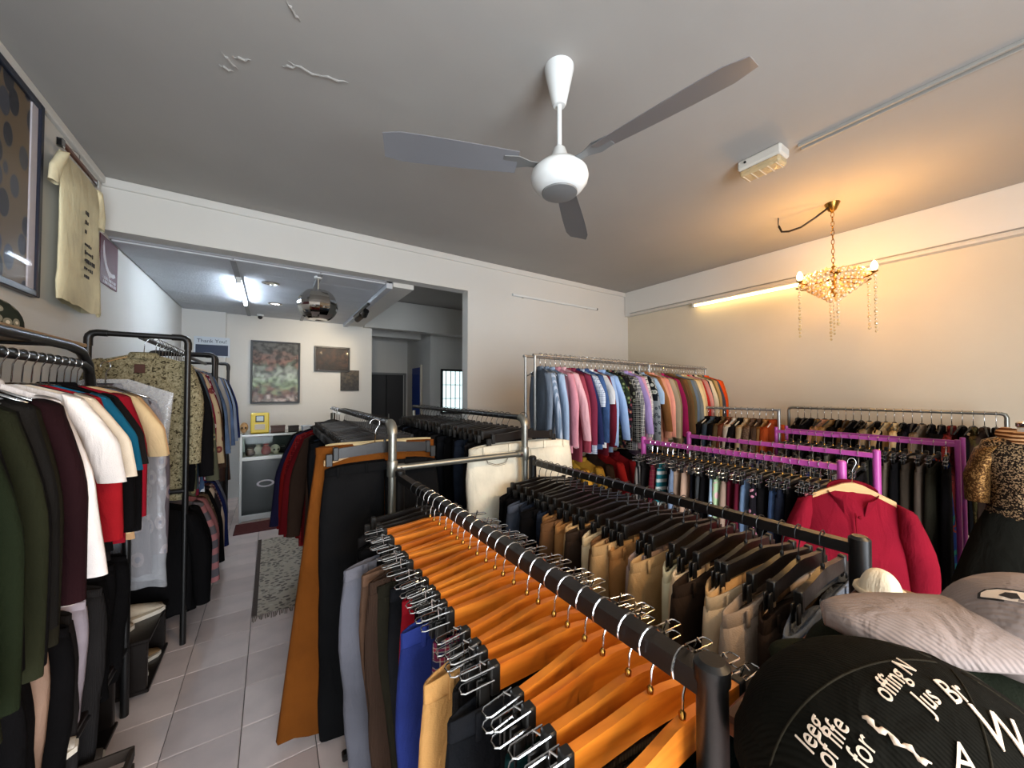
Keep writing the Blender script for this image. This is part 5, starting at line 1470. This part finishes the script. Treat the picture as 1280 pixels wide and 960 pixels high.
# black corduroy hat with blackletter embroidery
HB = Vector((.645, .112, 1.172))
black_hat = thing('embroidered_hat', 'black corduroy hat with cream lettering in the lower right corner', 'hat', (0, 0, 0))
HATM = fabric((17, 16, 12), 'cord')
rings, S = dome(HB, .19, .135, .155, -.58, 80, 28, tilt=.32)
MB().loft(rings, True, True).build('crown', HATM, black_hat, True)
for k in range(6):
    a = k * 13 + 3
    MB().tube([HB + (rings[i][a % 80] - HB) * 1.001 for i in range(1, 26)], .0013, 5).build('seam', fabric((40, 36, 28)), black_hat, True)
mb = MB()
mb.loft([rings[23], [HB + (p - HB) * 1.03 for p in rings[25]], [HB + (p - HB) * 1.035 + Vector((0, 0, -.004)) for p in rings[27]]])
mb.build('hat_band', HATM, black_hat, True)
RT = Vector((.8348, -.5505, 0)); FW = Vector((.5505, .8348, 0)); UPV = Vector((0, 0, 1))


EMBLIST = [('leeg', 0.021, (-0.788, 0.267, 0.554), 0.95), ('of life', 0.021, (-0.793, 0.176, 0.583), 0.95), ('for', 0.021, (-0.778, 0.054, 0.627), 0.95), ('offing N', 0.021, (-0.327, 0.0, 0.945), 0.7), ('Jus', 0.021, (-0.343, -0.152, 0.927), 0.55), ('Br', 0.026, (-0.131, -0.245, 0.961), 0.15), ('W', 0.042, (-0.154, -0.468, 0.87), -0.3), ('A', 0.028, (-0.529, -0.327, 0.783), -0.2)]
V0, V1 = (-0.655, 0.08, 0.751), (-0.661, -0.216, 0.718)


def emb(txt, size, d, ang, off=.0009):
    """letters laid on the dome of the black hat, baseline turned by ang"""
    me = text_mesh(txt, size, .0, .2)
    d = Vector(d).normalized()
    up0 = FW * .6 + UPV * .8; up0 = (up0 - d * up0.dot(d)).normalized(); rt0 = up0.cross(d)
    ca, sa = math.cos(ang), math.sin(ang)
    rt = rt0 * ca + up0 * sa; up = up0 * ca - rt0 * sa
    bm = bmesh.new(); bm.from_mesh(me)
    bmesh.ops.triangulate(bm, faces=bm.faces)
    bmesh.ops.subdivide_edges(bm, edges=bm.edges, cuts=1)
    p0 = S(d)
    for v in bm.verts:
        v.co = S(p0 + rt * v.co.x + up * (v.co.y * 1.25) - HB, off)
    r = bmesh.ops.extrude_face_region(bm, geom=bm.faces[:])
    for v in [e for e in r['geom'] if isinstance(e, bmesh.types.BMVert)]:
        v.co = HB + (v.co - HB) * 1.008
    bmesh.ops.recalc_face_normals(bm, faces=bm.faces)
    bm.to_mesh(me); bm.free()
    me.materials.append(M['thread'])
    return link('embroidered_lettering', me, black_hat)


for tx, sz, dr, an in EMBLIST:
    emb(tx, sz, dr, an)
vine = [S(Vector(V0).lerp(Vector(V1), k / 16) + Vector((0, 0, .02 * math.sin(k * 1.3))), .0012) for k in range(17)]
MB().tube(vine, [.0012 + .0012 * (k % 3) for k in range(16)] + [.0008], 6).build('embroidered_stroke', M['thread'], black_hat, True)

# dark cap under the grey one
GC = Vector((.93, .02, 1.280)); GA = math.radians(138)
dk = thing('cap', 'dark green black cap squashed under the grey wool cap', 'cap', (0, 0, 0))
DKM = fabric((24, 27, 18))
rings2, _S2 = dome((.88, .13, 1.175), .17, .12, .115, GA)
MB().loft(rings2, True, True).build('crown', DKM, dk, True)


def tongue(c, ang, l0, l1, hw, th, droop, n=14, m=12):
    """a thick soft brim that starts l0 from c and ends rounded at l1"""
    R = Matrix.Rotation(ang, 3, 'Z'); rings = []
    for i in range(m + 1):
        u = i / m; x = l0 + (l1 - l0) * u
        k = math.sqrt(max(.0, 1 - max(0, (u - .35) / .65) ** 2.4)) if u < 1 else .06
        k = max(k, .06)
        rings.append([Vector(c) + R @ Vector((x, hw * k * sgn(math.cos(2 * PI * j / n), .75), th * (.5 + .5 * k) * math.sin(2 * PI * j / n) - droop * (k * math.cos(2 * PI * j / n)) ** 2 - .012 * u * u)) for j in range(n)])
    return MB().loft(rings, True, True)


tongue((.88, .13, 1.20), GA, .08, .22, .09, .012, .02).build('brim', DKM, dk, True)
gw = thing('cap', 'grey wool cap with a black bordered cream patch lying on the other hats', 'cap', (0, 0, 0))
GWM = fabric((142, 128, 122), 'knit')
rings3, S3 = dome(GC, .115, .10, .10, GA, lump=.02, ext=.53)
MB().loft(rings3, True, True).build('crown', GWM, gw, True)
tongue(GC + Vector((0, 0, .032)), GA, .06, .285, .080, .021, .016).build('brim', GWM, gw, True)
def patch(pts, off, mat, nm):
    d0 = Vector(PD).normalized(); p0 = S3(d0)
    up = UPV * .9 + FW * .3; up = (up - d0 * up.dot(d0)).normalized(); rt = up.cross(d0)
    n = len(pts)
    lo_ = [S3(p0 + rt * x + up * y - GC, -.002) for x, y in pts]; hi = [S3(p0 + rt * x + up * y - GC, off) for x, y in pts]
    MB().loft([lo_, hi], True, True).build(nm, mat, gw)


PD = (-.56, .24, .79)
half = [(-.034, -.009), (-.033, .0), (-.026, .008), (-.014, .012), (.0, .013), (.036, .014), (.036, -.010), (.012, -.011), (-.012, -.011)]
patch(half, .0012, M['darkthread'], 'patch_border')
patch([(x * .88, y * .72) for x, y in half], .0020, M['thread'], 'patch')
patch([(-.012, -.002), (-.006, .004), (.004, .005), (.006, -.002), (-.002, -.005)], .0026, M['darkthread'], 'patch_motif')
patch([(.012, .001), (.015, .006), (.022, .006), (.025, .001), (.019, -.002)], .0026, M['darkthread'], 'patch_motif')

wc = thing('knit_hat', 'small white crumpled hat behind the grey wool cap', 'hat', (0, 0, 0))
rings4, _S4 = dome((1.235, .255, 1.165), .045, .04, .055, .4, 20, 8, 0, .08)
MB().loft(rings4, True, True).build('crown', fabric((222, 206, 178)), wc, True)
MB().lathe([(.047, 0), (.05, .005), (.047, .014), (.043, .012)], (1.235, .255, 1.161), n=20).build('cuff', fabric((214, 196, 166)), wc, True)
